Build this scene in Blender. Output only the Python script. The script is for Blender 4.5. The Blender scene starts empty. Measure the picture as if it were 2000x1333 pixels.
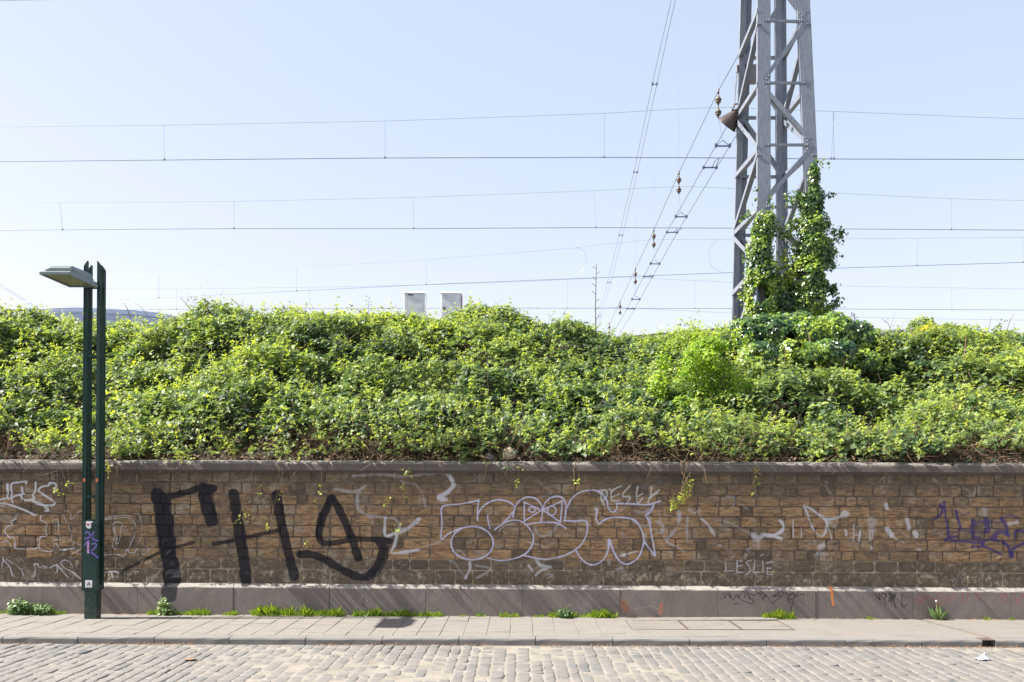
import bpy, math, random
import numpy as np
from mathutils import Vector, Matrix

random.seed(7)
rng = np.random.default_rng(11)
S = bpy.context.scene
col = S.collection
R = math.radians

# ---------------------------------------------------------------- camera
F_PX, CX, CY, CAM_H, ROLL = 1750.0, 1015.0, 940.0, 1.6, R(0.21)
cam = bpy.data.cameras.new('camera')
cam.lens = F_PX * 36 / 2000
cam.sensor_width = 36
cam.shift_x = -(CX - 1000) / 2000
cam.shift_y = (CY - 666.5) / 2000
cam.clip_end = 6000
camo = bpy.data.objects.new('camera', cam)
col.objects.link(camo)
cr = Vector((math.cos(ROLL), 0, math.sin(ROLL)))
cu = Vector((-math.sin(ROLL), 0, math.cos(ROLL)))
camo.matrix_world = Matrix(((cr.x, cu.x, 0, 0), (0, 0, -1, 0), (cr.z, cu.z, 0, CAM_H), (0, 0, 0, 1)))
S.camera = camo

# ---------------------------------------------------------------- light
SUN_EL, SUN_AZ = R(46.8), R(2.7)
w = bpy.data.worlds.new('World')
S.world = w
w.use_nodes = True
wn = w.node_tree
sky = wn.nodes.new('ShaderNodeTexSky')
sky.sky_type = 'NISHITA'
sky.sun_disc = False
sky.sun_elevation = SUN_EL
sky.sun_rotation = R(270) - SUN_AZ
sky.air_density = 1.0
sky.dust_density = 1.0
sky.ozone_density = 4.0
thin = wn.nodes.new('ShaderNodeVectorMath'); thin.operation = 'MULTIPLY_ADD'   # thin bright spring haze, the same in every direction
wn.links.new(sky.outputs[0], thin.inputs[0])
thin.inputs[1].default_value = (.52, .30, .21)
thin.inputs[2].default_value = (.93, 1.23, 1.60)
wn.links.new(thin.outputs[0], wn.nodes['Background'].inputs[0])
wn.nodes['Background'].inputs[1].default_value = 0.15
sun = bpy.data.lights.new('sun', 'SUN')
sun.energy = 4.6
sun.angle = R(0.53)
sun.color = (1.0, 0.95, 0.86)
suno = bpy.data.objects.new('sun', sun)
col.objects.link(suno)
ld = Vector((math.cos(SUN_EL) * math.cos(SUN_AZ), math.cos(SUN_EL) * math.sin(SUN_AZ), -math.sin(SUN_EL)))
suno.rotation_euler = ld.to_track_quat('-Z', 'Y').to_euler()
suno.location = (-20, 0, 30)
S.view_settings.view_transform = 'Standard'
S.view_settings.look = 'None'
S.view_settings.exposure = 1.5
S.view_settings.gamma = 1
S.view_settings.use_curve_mapping = False

# ---------------------------------------------------------------- geometry helpers
def at(px, py, Y):
    """photo pixel -> point of the place at distance Y"""
    d = cr * ((px - CX) / F_PX) - cu * ((py - CY) / F_PX)
    d.y += 1.0
    t = Y / d.y
    return Vector((d.x * t, Y, CAM_H + d.z * t))

def tag(o, label=None, cat=None, group=None, kind=None):
    if label: o['label'] = label
    if cat: o['category'] = cat
    if group: o['group'] = group
    if kind: o['kind'] = kind
    return o

def empty(name, loc=(0, 0, 0), rz=0.0):
    o = bpy.data.objects.new(name, None)
    o.empty_display_size = 0.1
    col.objects.link(o)
    o.location = loc
    o.rotation_euler = (0, 0, rz)
    return o

def link(name, me, mat=None, parent=None, smooth=False):
    if mat is not None and not me.materials:
        for m in (mat if isinstance(mat, (list, tuple)) else [mat]):
            me.materials.append(m)
    if smooth:
        me.polygons.foreach_set('use_smooth', np.ones(len(me.polygons), dtype=bool))
    o = bpy.data.objects.new(name, me)
    col.objects.link(o)
    if parent is not None:
        o.parent = parent
    return o

class MB:
    def __init__(s):
        s.v, s.f, s.m = [], [], []
    def add(s, vs, fs, mi=0):
        b = len(s.v)
        s.v += [tuple(x) for x in vs]
        s.f += [tuple(i + b for i in q) for q in fs]
        s.m += [mi] * len(fs)
    def box(s, a, b, mi=0):
        x0, y0, z0 = a; x1, y1, z1 = b
        s.add([(x0, y0, z0), (x1, y0, z0), (x1, y1, z0), (x0, y1, z0), (x0, y0, z1), (x1, y0, z1), (x1, y1, z1), (x0, y1, z1)],
              [(0, 3, 2, 1), (4, 5, 6, 7), (0, 1, 5, 4), (1, 2, 6, 5), (2, 3, 7, 6), (3, 0, 4, 7)], mi)
    def bevbox(s, a, b, r=0.004, mi=0):
        x0, y0, z0 = a; x1, y1, z1 = b
        def ring(z, k):
            return [(x0 + k, y0 + r, z), (x0 + r, y0 + k, z), (x1 - r, y0 + k, z), (x1 - k, y0 + r, z), (x1 - k, y1 - r, z), (x1 - r, y1 - k, z), (x0 + r, y1 - k, z), (x0 + k, y1 - r, z)]
        vs = ring(z0, r) + ring(z0 + r, 0) + ring(z1 - r, 0) + ring(z1, r)
        fs = [tuple(range(7, -1, -1)), tuple(range(24, 32))]
        for l in range(3):
            for i in range(8):
                j = (i + 1) % 8
                fs.append((l * 8 + i, l * 8 + j, l * 8 + 8 + j, l * 8 + 8 + i))
        s.add(vs, fs, mi)
    def prism(s, p, q, sec, up=Vector((0, 1, 0)), mi=0):
        """sweep closed 2D section (a,b) from p to q; a along side, b along up"""
        p = Vector(p); q = Vector(q)
        t = (q - p).normalized()
        side = t.cross(Vector(up)).normalized()
        u2 = side.cross(t).normalized()
        n = len(sec)
        vs = [p + side * a + u2 * b for a, b in sec] + [q + side * a + u2 * b for a, b in sec]
        fs = [(i, (i + 1) % n, n + (i + 1) % n, n + i) for i in range(n)]
        fs += [tuple(range(n - 1, -1, -1)), tuple(range(n, 2 * n))]
        s.add(vs, fs, mi)
    def tube(s, pts, r, n=6, mi=0):
        pts = [Vector(p) for p in pts]
        rs = r if isinstance(r, (list, tuple)) else [r] * len(pts)
        b = len(s.v)
        for i, p in enumerate(pts):
            t = (pts[min(i + 1, len(pts) - 1)] - pts[max(i - 1, 0)])
            t = t.normalized() if t.length > 1e-9 else Vector((0, 0, 1))
            a = t.cross(Vector((0, 0, 1)))
            if a.length < 0.05: a = t.cross(Vector((0, 1, 0)))
            a.normalize(); c = t.cross(a)
            for k in range(n):
                g = 2 * math.pi * k / n
                s.v.append(tuple(p + (a * math.cos(g) + c * math.sin(g)) * rs[i]))
        for i in range(len(pts) - 1):
            for k in range(n):
                k2 = (k + 1) % n
                s.f.append((b + i * n + k, b + i * n + k2, b + (i + 1) * n + k2, b + (i + 1) * n + k)); s.m.append(mi)
        s.f.append(tuple(b + k for k in range(n - 1, -1, -1))); s.m.append(mi)
        s.f.append(tuple(b + (len(pts) - 1) * n + k for k in range(n))); s.m.append(mi)
    def lathe(s, c, ax, prof, n=20, mi=0):
        """prof: (radius, along) list about axis ax from c"""
        c = Vector(c); ax = Vector(ax).normalized()
        a = ax.cross(Vector((0, 0, 1)))
        if a.length < .05: a = ax.cross(Vector((0, 1, 0)))
        a.normalize(); d = ax.cross(a)
        b = len(s.v)
        for r, h in prof:
            for k in range(n):
                g = 2 * math.pi * k / n
                s.v.append(tuple(c + ax * h + (a * math.cos(g) + d * math.sin(g)) * r))
        for i in range(len(prof) - 1):
            for k in range(n):
                k2 = (k + 1) % n
                s.f.append((b + i * n + k, b + i * n + k2, b + (i + 1) * n + k2, b + (i + 1) * n + k)); s.m.append(mi)
    def mesh(s, name):
        me = bpy.data.meshes.new(name)
        me.from_pydata(s.v, [], s.f)
        me.polygons.foreach_set('material_index', np.array(s.m, dtype=np.int32))
        me.update()
        return me
    def build(s, name, mat, parent=None, smooth=False):
        return link(name, s.mesh(name), mat, parent, smooth)

def hash2(ix, iy, seed):
    h = (ix.astype(np.int64) * 374761393 + iy.astype(np.int64) * 668265263 + seed * 2147483647) & 0xffffffff
    h = ((h ^ (h >> 13)) * 1274126177) & 0xffffffff
    return ((h ^ (h >> 16)) & 0xffffff) / float(0xffffff)

def vnoise(x, y, seed=0):
    x = np.asarray(x, dtype=float); y = np.asarray(y, dtype=float)
    ix = np.floor(x); iy = np.floor(y)
    fx = x - ix; fy = y - iy
    fx = fx * fx * (3 - 2 * fx); fy = fy * fy * (3 - 2 * fy)
    a = hash2(ix, iy, seed); b = hash2(ix + 1, iy, seed)
    c = hash2(ix, iy + 1, seed); d = hash2(ix + 1, iy + 1, seed)
    return (a * (1 - fx) + b * fx) * (1 - fy) + (c * (1 - fx) + d * fx) * fy

def fbm(x, y, seed=0, o=3):
    r = 0; a = .5; t = 0
    for i in range(o):
        r = r + a * vnoise(x, y, seed + i * 17); t += a
        x = np.asarray(x) * 2.03 + 5.1; y = np.asarray(y) * 2.03 + 1.7; a *= .5
    return r / t

# ---------------------------------------------------------------- material helpers
class NT:
    def __init__(s, name):
        s.mat = bpy.data.materials.new(name)
        s.mat.use_nodes = True
        s.t = s.mat.node_tree
        s.b = s.t.nodes['Principled BSDF']
        s.out = s.t.nodes['Material Output']
    def n(s, typ, **kw):
        x = s.t.nodes.new(typ)
        for k, v in kw.items():
            setattr(x, k, v)
        return x
    def l(s, a, b):
        s.t.links.new(a, b)
    def val(s, sock, v):
        if hasattr(v, 'node'): s.l(v, sock)
        else: sock.default_value = v
    def noise(s, vec, scale, detail=4, rough=.6, dist=0):
        x = s.n('ShaderNodeTexNoise')
        if vec is not None: s.l(vec, x.inputs['Vector'])
        x.inputs['Scale'].default_value = scale
        x.inputs['Detail'].default_value = detail
        x.inputs['Roughness'].default_value = rough
        x.inputs['Distortion'].default_value = dist
        return x.outputs['Fac']
    def ramp(s, f, stops, interp='LINEAR'):
        x = s.n('ShaderNodeValToRGB')
        x.color_ramp.interpolation = interp
        e = x.color_ramp.elements
        while len(e) < len(stops): e.new(.5)
        for i, (p, c) in enumerate(stops):
            e[i].position = p
            e[i].color = (c, c, c, 1) if isinstance(c, (int, float)) else (*c, 1)
        s.l(f, x.inputs[0])
        return x.outputs[0]
    def mix(s, f, a, b, mode='MIX'):
        x = s.n('ShaderNodeMix', data_type='RGBA', blend_type=mode)
        s.val(x.inputs[0], f)
        for sock, v in ((x.inputs[6], a), (x.inputs[7], b)):
            if hasattr(v, 'node'): s.l(v, sock)
            else: sock.default_value = (*v, 1) if len(v) == 3 else v
        return x.outputs[2]
    def math(s, op, a, b=0.0, clamp=False):
        x = s.n('ShaderNodeMath', operation=op, use_clamp=clamp)
        s.val(x.inputs[0], a); s.val(x.inputs[1], b)
        return x.outputs[0]
    def pos(s):
        return s.n('ShaderNodeNewGeometry').outputs['Position']
    def island(s):
        return s.n('ShaderNodeNewGeometry').outputs['Random Per Island']
    def obj(s):
        return s.n('ShaderNodeTexCoord').outputs['Object']
    def mapv(s, v, scale=(1, 1, 1), rot=(0, 0, 0)):
        x = s.n('ShaderNodeMapping')
        s.l(v, x.inputs[0]); x.inputs['Scale'].default_value = scale; x.inputs['Rotation'].default_value = rot
        return x.outputs[0]
    def bump(s, h, strength=.4, dist=.01):
        x = s.n('ShaderNodeBump')
        s.l(h, x.inputs['Height'])
        x.inputs['Strength'].default_value = strength
        x.inputs['Distance'].default_value = dist
        s.l(x.outputs[0], s.b.inputs['Normal'])
    def color(s, c): s.val(s.b.inputs['Base Color'], c if hasattr(c, 'node') else (*c, 1))
    def rough(s, v): s.val(s.b.inputs['Roughness'], v)
    def metal(s, v): s.val(s.b.inputs['Metallic'], v)

def plain(name, c, rough=.7, metal=0, var=.25, scale=12, bump=0):
    m = NT(name)
    p = m.pos()
    f = m.noise(p, scale)
    m.color(m.mix(m.ramp(f, [(.3, 0), (.7, 1)]), tuple(x * (1 - var) for x in c), tuple(min(1, x * (1 + var)) for x in c)))
    m.rough(rough); m.metal(metal)
    if bump: m.bump(m.noise(p, scale * 6), bump, .003)
    return m.mat

# ---------------------------------------------------------------- graffiti print (generated, lies on the wall surfaces)
WALL_Y, WALL_RZ = 10.57, -R(1.08)
wallM = Matrix.Translation((0, WALL_Y, 0)) @ Matrix.Rotation(WALL_RZ, 4, 'Z')
wallI = wallM.inverted()
def wl(px, py, off=0.0):
    """photo pixel -> (u, z) on the wall plane `off` behind the plinth face"""
    p0 = wallI @ Vector((0, 0, CAM_H)); p1 = wallI @ at(px, py, 10.0)
    d = p1 - p0
    t = (off - p0.y) / d.y
    q = p0 + d * t
    return q.x, q.z

U0, U1, Z0, Z1, RES = -6.8, 6.8, 0.0, 1.90, 0.004
GW, GH = int((U1 - U0) / RES), int((Z1 - Z0) / RES)
G = np.zeros((GH, GW, 4), dtype=np.float32)

def smooth_pts(pts, k=6):
    if len(pts) < 3: return pts
    P = [pts[0]] + list(pts) + [pts[-1]]
    out = []
    for i in range(1, len(P) - 2):
        p0, p1, p2, p3 = [np.array(P[j], float) for j in (i - 1, i, i + 1, i + 2)]
        for t in np.linspace(0, 1, k, endpoint=False):
            out.append(tuple(.5 * ((2 * p1) + (-p0 + p2) * t + (2 * p0 - 5 * p1 + 4 * p2 - p3) * t * t + (-p0 + 3 * p1 - 3 * p2 + p3) * t ** 3)))
    out.append(tuple(pts[-1]))
    return out

def stroke(pts, width, c, alpha=1.0, soft=.35, curve=True, off=.06, vary=.15):
    """pts in photo pixels, width in photo pixels"""
    if curve: pts = smooth_pts(pts)
    uv = [wl(x, y, off) for x, y in pts]
    wpx = width * .00604 / RES / 2
    q = [((u - U0) / RES, (z - Z0) / RES) for u, z in uv]
    xs = [a for a, b in q]; ys = [b for a, b in q]
    m = wpx * 1.6 + 3
    x0 = max(0, int(min(xs) - m)); x1 = min(GW, int(max(xs) + m) + 1)
    y0 = max(0, int(min(ys) - m)); y1 = min(GH, int(max(ys) + m) + 1)
    if x1 <= x0 or y1 <= y0: return
    yy, xx = np.mgrid[y0:y1, x0:x1].astype(np.float32)
    D = np.full(xx.shape, 1e9, dtype=np.float32)
    for i in range(len(q) - 1):
        ax, ay = q[i]; bx, by = q[i + 1]
        dx, dy = bx - ax, by - ay
        L = dx * dx + dy * dy + 1e-9
        t = np.clip(((xx - ax) * dx + (yy - ay) * dy) / L, 0, 1)
        D = np.minimum(D, np.hypot(xx - ax - t * dx, yy - ay - t * dy))
    wl_ = wpx * (1 + vary * (vnoise(xx * .06, yy * .06, 5) - .5) * 2)
    s = max(soft * wpx, .8)
    a = np.clip((wl_ + s * .5 - D) / s, 0, 1)
    a = a * a * (3 - 2 * a) * alpha
    blk = G[y0:y1, x0:x1]
    oa = a + blk[..., 3] * (1 - a)
    for k in range(3):
        blk[..., k] = np.where(oa > 1e-4, (c[k] * a + blk[..., k] * blk[..., 3] * (1 - a)) / np.maximum(oa, 1e-4), blk[..., k])
    blk[..., 3] = oa

def crop(k, ox=None, oy=None, sc=None):
    if ox is None: ox, oy, sc = 500 * k, 880, 2.942
    return lambda pts: [(ox + a / sc, oy + b / sc) for a, b in pts]
c0, c1, c2, c3 = crop(0), crop(1), crop(2), crop(3)
cl = crop(0, 0, 930, 6.347)        # left tags, closer view
ct = crop(0, 840, 940, 4.167)      # outline piece, closer view
cm = crop(0, 1280, 880, 6.664)
cp = crop(0, 1400, 1040, 5.714)
cv = crop(0, 1700, 960, 5.553)
WHT, GRY, LAV, BLK, PUR, RED, ORG = (.62, .64, .68), (.46, .46, .48), (.55, .56, .74), (.010, .010, .016), (.055, .040, .16), (.30, .07, .06), (.75, .22, .04)

# older faded tags first
FD = [
 (cl, [(185, 495), (180, 540), (130, 570), (135, 610), (70, 640), (50, 680), (75, 740), (110, 765), (165, 770), (180, 830), (180, 900), (290, 910), (420, 910), (470, 870), (490, 800), (450, 800), (500, 760), (565, 745), (565, 660), (560, 580), (510, 560), (500, 500)], 12, .7),
 (cl, [(0, 850), (40, 810), (90, 815), (120, 860), (110, 890)], 12, .6), (cl, [(10, 870), (30, 910), (60, 920)], 10, .5),
 (cl, [(640, 590), (650, 560), (690, 545), (710, 570), (720, 790)], 10, .65), (cl, [(740, 795), (655, 797)], 11, .75), (cl, [(675, 580), (680, 700)], 8, .4),
 (cl, [(770, 480), (810, 560), (850, 650), (880, 760), (900, 890)], 9, .5), (cl, [(790, 440), (860, 455), (870, 540), (930, 490), (980, 445), (1010, 445)], 9, .5),
 (cl, [(500, 760), (480, 860), (490, 910), (610, 945), (640, 920), (665, 855), (700, 850), (705, 890)], 12, .75), (cl, [(735, 925), (910, 900)], 14, .8),
 (cl, [(905, 830), (1000, 880), (935, 965), (1020, 962)], 10, .75), (cl, [(1290, 985), (1450, 980), (1530, 1000), (1570, 915), (1600, 955), (1650, 955), (1690, 910)], 11, .7),
 (cl, [(1290, 530), (1430, 500), (1560, 490), (1640, 540), (1665, 640), (1650, 760), (1590, 900), (1560, 930)], 10, .55), (cl, [(1300, 545), (1560, 520), (1630, 570)], 9, .6),
 (cl, [(1660, 470), (1720, 490), (1745, 600), (1745, 720), (1700, 860)], 9, .5), (cl, [(1380, 610), (1440, 575), (1500, 590), (1500, 650), (1460, 830), (1430, 830), (1440, 780), (1415, 640)], 10, .6),
 (cl, [(1385, 630), (1415, 740), (1385, 890), (1440, 905)], 10, .6), (cl, [(1730, 900), (1740, 960), (1790, 965), (1830, 900), (1780, 870)], 9, .6), (cl, [(1900, 870), (1840, 920), (1840, 980), (1900, 990)], 10, .5),
 (cl, [(20, 1010), (30, 1060), (10, 1150)], 14, .6), (cl, [(30, 1040), (120, 1150), (150, 1240)], 14, .6), (cl, [(60, 1040), (170, 1090), (260, 1180), (290, 1240)], 12, .55), (cl, [(200, 1040), (220, 1005), (260, 1040), (300, 1100)], 10, .45),
 (cl, [(430, 1150), (420, 1100), (460, 1100), (480, 1140), (540, 1120), (550, 1150)], 14, .7), (cl, [(430, 1150), (430, 1240)], 14, .5), (cl, [(610, 1145), (690, 1110), (700, 1200)], 14, .6), (cl, [(700, 1100), (760, 1180), (830, 1250)], 16, .6),
 (cl, [(900, 1135), (840, 1060), (780, 1050), (750, 1090), (800, 1150), (900, 1200), (990, 1280)], 14, .6), (cl, [(945, 1090), (940, 1150)], 14, .6), (cl, [(340, 1280), (420, 1290)], 16, .4), (cl, [(1290, 1200), (1400, 1190), (1480, 1200), (1540, 1180)], 14, .6),
 (cl, [(1380, 1200), (1400, 1290)], 16, .5),
 (c1, [(450, 225), (560, 240), (630, 205), (590, 240), (578, 290), (590, 345), (650, 380), (740, 390), (800, 400), (825, 440), (800, 480)], 17, .45),
 (c1, [(740, 390), (740, 490), (790, 480)], 18, .75), (c1, [(800, 480), (870, 450), (935, 398)], 18, .6), (c1, [(805, 490), (800, 530), (778, 590), (850, 588), (930, 572)], 15, .7), (c1, [(930, 570), (1050, 530)], 10, .35),
 (c1, [(560, 150), (700, 140), (860, 150), (1040, 130), (1110, 150), (1135, 200), (1100, 245), (1048, 270), (1090, 288)], 22, .42), (c1, [(1110, 150), (1130, 200), (1095, 245), (1048, 270), (1090, 288)], 22, .55),
 (c1, [(830, 180), (920, 205), (960, 270), (970, 330)], 12, .35), (c1, [(430, 125), (640, 130), (760, 130)], 8, .35),
 (ct, [(140, 645), (200, 670), (240, 730), (290, 790)], 22, .3), (ct, [(320, 670), (320, 720), (290, 790)], 24, .5), (ct, [(370, 690), (490, 720), (380, 790)], 18, .4), (ct, [(210, 560), (260, 580), (300, 640)], 14, .35),
 (ct, [(850, 380), (870, 430), (920, 450), (990, 420), (1040, 360)], 22, .38), (ct, [(480, 320), (520, 370), (600, 330), (660, 280)], 16, .3), (ct, [(560, 410), (600, 370), (690, 350)], 16, .4), (ct, [(780, 490), (840, 510), (960, 550)], 22, .35),
 (ct, [(870, 0), (930, 50), (980, 100), (900, 140)], 20, .25), (ct, [(860, 640), (900, 690), (980, 700), (900, 730), (860, 770)], 24, .5), (ct, [(800, 690), (830, 730)], 20, .5), (ct, [(940, 760), (1000, 770), (960, 790)], 18, .4),
 (ct, [(1560, 430), (1580, 460)], 36, .3), (ct, [(1450, 490), (1440, 520)], 30, .35), (ct, [(1550, 610), (1680, 575)], 16, .5), (ct, [(1560, 590), (1610, 640)], 12, .45), (ct, [(1520, 720), (1560, 710)], 26, .4), (ct, [(1280, 330), (1300, 380)], 34, .25), (ct, [(1450, 650), (1460, 690)], 26, .4),
 (ct, [(1640, 240), (1720, 260), (1790, 230)], 22, .35), (ct, [(1660, 330), (1720, 370), (1790, 350), (1770, 260)], 26, .4), (ct, [(1750, 430), (1760, 500)], 26, .3), (ct, [(1850, 340), (1900, 370), (1880, 420)], 28, .35), (ct, [(1520, 260), (1590, 220)], 18, .35),
 (cm, [(300, 800), (320, 900), (250, 1050), (150, 1190), (320, 1280), (370, 1330)], 30, .45), (cm, [(320, 810), (310, 900)], 50, .4), (cm, [(420, 860), (410, 1050), (420, 1200)], 32, .42), (cm, [(440, 780), (500, 820), (560, 800)], 34, .45), (cm, [(600, 900), (680, 970), (770, 1110)], 34, .5), (cm, [(770, 910), (880, 920), (1000, 970), (1100, 1020), (1220, 1080), (1280, 1140)], 28, .3),
 (cm, [(1290, 1110), (1350, 1150), (1400, 1110)], 60, .5), (cm, [(1290, 920), (1310, 1080)], 34, .28), (cm, [(1420, 1110), (1520, 1110), (1640, 1155)], 24, .65), (cm, [(1520, 1110), (1620, 1070), (1670, 1000), (1610, 920)], 26, .5), (cm, [(1280, 1180), (1290, 1250), (1200, 1300)], 26, .4), (cm, [(1340, 1190), (1340, 1280)], 60, .35),
 (cm, [(950, 610), (1030, 620), (1040, 680), (1010, 730)], 40, .4), (cm, [(1100, 690), (1190, 760)], 22, .35), (cm, [(40, 940), (90, 980), (80, 1060), (130, 1160)], 40, .35), (cm, [(120, 780), (130, 880)], 24, .3), (cm, [(50, 790), (60, 960)], 18, .3), (cm, [(10, 1060), (30, 1080)], 40, .3),
 (cm, [(1790, 930), (1795, 1150)], 10, .5), (cm, [(820, 1240), (850, 1250)], 40, .4), (cm, [(910, 1290), (1000, 1300)], 22, .3), (cm, [(850, 990), (900, 990), (950, 1020)], 40, .3),
 (c3, [(210, 325), (240, 400), (258, 450), (300, 495), (330, 470), (332, 405), (290, 370), (225, 325)], 11, .6), (c3, [(330, 400), (450, 375), (440, 355), (425, 375)], 14, .6), (c3, [(330, 395), (385, 445)], 16, .4), (c3, [(340, 420), (368, 512)], 8, .5), (c3, [(145, 400), (145, 505)], 5, .6), (c3, [(190, 440), (190, 505)], 5, .6), (c3, [(70, 405), (95, 440), (60, 480), (0, 495)], 16, .5), (c3, [(0, 490), (80, 512)], 14, .5),
 (c3, [(445, 460), (450, 490)], 10, .6), (c3, [(495, 425), (492, 520)], 7, .6), (c3, [(530, 470), (525, 520)], 9, .6), (c3, [(500, 490), (530, 490)], 6, .5), (c3, [(597, 410), (597, 460)], 44, .42), (c3, [(585, 460), (590, 520)], 7, .6), (c3, [(602, 460), (600, 515)], 6, .5),
 (c3, [(680, 315), (685, 335)], 18, .6), (c3, [(690, 455), (710, 490)], 24, .6), (c3, [(710, 490), (745, 515)], 8, .5), (c3, [(800, 400), (812, 450)], 22, .6), (c3, [(845, 475), (855, 495)], 22, .65), (c3, [(320, 550), (300, 560)], 30, .5), (c3, [(285, 595), (340, 595)], 22, .4), (c3, [(595, 560), (600, 565)], 16, .5),
 (c3, [(1245, 340), (1250, 370)], 22, .45), (c3, [(855, 570), (875, 575)], 10, .5), (c3, [(1385, 425), (1430, 415)], 18, .5),
]
for f, p, wd, al in FD:
    sc = {cl: 6.347, ct: 4.167, cm: 6.664}.get(f, 2.942)
    wp = wd / sc
    stroke(f(p), wp * 1.1, GRY if al < .5 else WHT, min(.95, al * 1.15), 1.3 if wp > 4 else .8, vary=.5)
# letters LESLIE
for p in ([(100, 345), (105, 430), (90, 438), (180, 435)], [(225, 325), (225, 450), (290, 455)], [(225, 325), (285, 325)], [(228, 385), (285, 372)], [(385, 320), (350, 325), (335, 350), (370, 400), (375, 440), (320, 478)], [(425, 315), (412, 455), (480, 450)], [(515, 320), (515, 455)], [(550, 350), (630, 335)], [(565, 400), (565, 475), (610, 475)], [(565, 405), (610, 405)], [(490, 265), (515, 250)]):
    stroke(cp(p), 2.4, WHT, .62, .5, curve=len(p) > 4)
# white tag on the left
for p in ([(85, 110), (85, 180), (95, 290)], [(-60, 320), (0, 300), (60, 285), (120, 285)], [(145, 335), (135, 200), (135, 105), (220, 85), (310, 75), (310, 100)], [(150, 270), (210, 245), (280, 230)], [(262, 145), (268, 200), (260, 260), (290, 300), (360, 305), (420, 285), (400, 235), (430, 180), (432, 85)],
          [(650, 215), (680, 165), (680, 105), (600, 95), (600, 120), (510, 140), (470, 180), (490, 215), (580, 265), (650, 315), (665, 355), (600, 372), (480, 360), (410, 330), (400, 300)], [(410, 315), (520, 360), (590, 430), (555, 440)], [(-60, 345), (60, 350), (160, 380), (300, 430), (400, 485), (440, 490)]):
    stroke(cl(p), 4.0, WHT, .88, .5)
stroke(cl([(85, 115), (88, 180)]), 6.5, WHT, .6, .6)
stroke(cl([(-20, 380), (50, 380)]), 5, GRY, .5, .6)
# RESEE tag
for p in ([(1400, 90), (1390, 140), (1400, 165), (1440, 120), (1430, 80), (1380, 80)], [(1400, 165), (1420, 205)], [(1555, 45), (1480, 85), (1480, 160), (1545, 160)], [(1485, 130), (1540, 110)], [(1460, 70), (1480, 90)], [(1630, 40), (1580, 90), (1570, 130), (1620, 130), (1620, 160), (1590, 200)], [(1690, 50), (1680, 110), (1690, 185), (1730, 140)], [(1690, 130), (1730, 105)], [(1865, 75), (1790, 135), (1780, 190), (1870, 165)], [(1800, 50), (1795, 130)], [(1790, 140), (1850, 100)]):
    stroke(ct(p), 3.0, (.60, .63, .62), .72, .55)
stroke(ct([(1680, 60), (1720, 40), (1780, 60), (1880, 20)]), 9, GRY, .22, .9)
# lavender outline piece
LV = [[(390, 160), (250, 190), (100, 212), (95, 340), (90, 475), (150, 430), (250, 385)],
      [(395, 155), (385, 240), (385, 322)], [(385, 280), (420, 220), (480, 175), (560, 155), (640, 175), (690, 215)],
      [(467, 280), (470, 330), (485, 388)], [(690, 215), (670, 300)], [(672, 255), (600, 340), (525, 398)], [(525, 398), (600, 345), (670, 322), (740, 332), (800, 380), (838, 450), (830, 520), (780, 590), (680, 635), (570, 650), (470, 630)],
      [(690, 215), (720, 170), (770, 140), (820, 135), (870, 155), (905, 200), (915, 240), (900, 340)], [(915, 240), (935, 180), (980, 140), (1040, 128), (1085, 150), (1105, 210), (1100, 290), (1090, 330)],
      [(1095, 325), (1180, 330), (1260, 325), (1280, 380), (1265, 460), (1210, 540), (1100, 605), (950, 640), (860, 630), (770, 610)],
      [(775, 360), (850, 345), (940, 340), (1030, 345), (1105, 388)], [(1115, 220), (1150, 150), (1220, 95), (1310, 78), (1370, 90), (1430, 145), (1450, 220), (1480, 255), (1515, 235), (1520, 185)],
      [(1515, 185), (1640, 190), (1780, 195), (1875, 168)], [(1820, 200), (1790, 260), (1755, 280), (1785, 340), (1800, 430), (1830, 605), (1790, 560), (1745, 500)],
      [(1340, 232), (1358, 240), (1350, 310), (1375, 352), (1400, 330), (1470, 302), (1580, 300), (1660, 320), (1710, 380), (1740, 470), (1720, 570), (1680, 640), (1600, 680), (1540, 650), (1490, 570), (1458, 478), (1450, 560), (1410, 640), (1340, 683), (1270, 670), (1210, 610), (1185, 560)]]
for p in LV: stroke(ct(p), 3.1, LAV, .95, .45, vary=.3)
stroke(ct([(340 + 172 * math.cos(a), 508 + 136 * math.sin(a)) for a in np.linspace(0, 6.3, 26)]), 3.3, LAV, .95, .45)
stroke(ct([(990 + 34 * math.cos(a), 243 + 36 * math.sin(a)) for a in np.linspace(0, 6.3, 16)]), 2.6, LAV, .9, .45)
stroke(ct([(830 + 26 * math.cos(a), 235 + 22 * math.sin(a)) for a in np.linspace(0, 6.3, 14)]), 3.0, LAV, .9, .45)
for p in ([(765, 175), (765, 330), (905, 240), (765, 175)], [(925, 235), (1075, 165), (1060, 338), (925, 245)]):
    stroke(ct(p), 2.8, LAV, .95, .45, curve=False)
# big black letters
stroke(c0([(905, 262), (925, 340), (945, 480), (965, 600), (990, 720), (985, 828)]), 32, BLK, .95, .2)
stroke(c0([(935, 300), (955, 500), (985, 760)]), 30, BLK, .90, .2)
stroke(c0([(880, 285), (990, 262), (1080, 240), (1160, 212), (1230, 222)]), 13, BLK, .93, .15)
stroke(c0([(1160, 215), (1215, 225)]), 15, BLK, .9, .3)
stroke(c0([(1165, 225), (1190, 330), (1212, 405)]), 25, BLK, .95, .22)
stroke(c0([(1200, 230), (1225, 400)]), 14, BLK, .6, .3)
stroke(c0([(690, 700), (780, 655), (870, 610), (960, 570), (1050, 548), (1115, 530)]), 6.5, BLK, .85, .2)
stroke(c0([(1342, 255), (1365, 420), (1395, 600), (1410, 755)]), 22, BLK, .93, .24)
stroke(c0([(1225, 540), (1330, 522), (1471, 490), (1600, 460)]), 8.5, BLK, .85, .2)
stroke(c0([(1250, 537), (1330, 522)]), 7, BLK, .6, .2)
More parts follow.
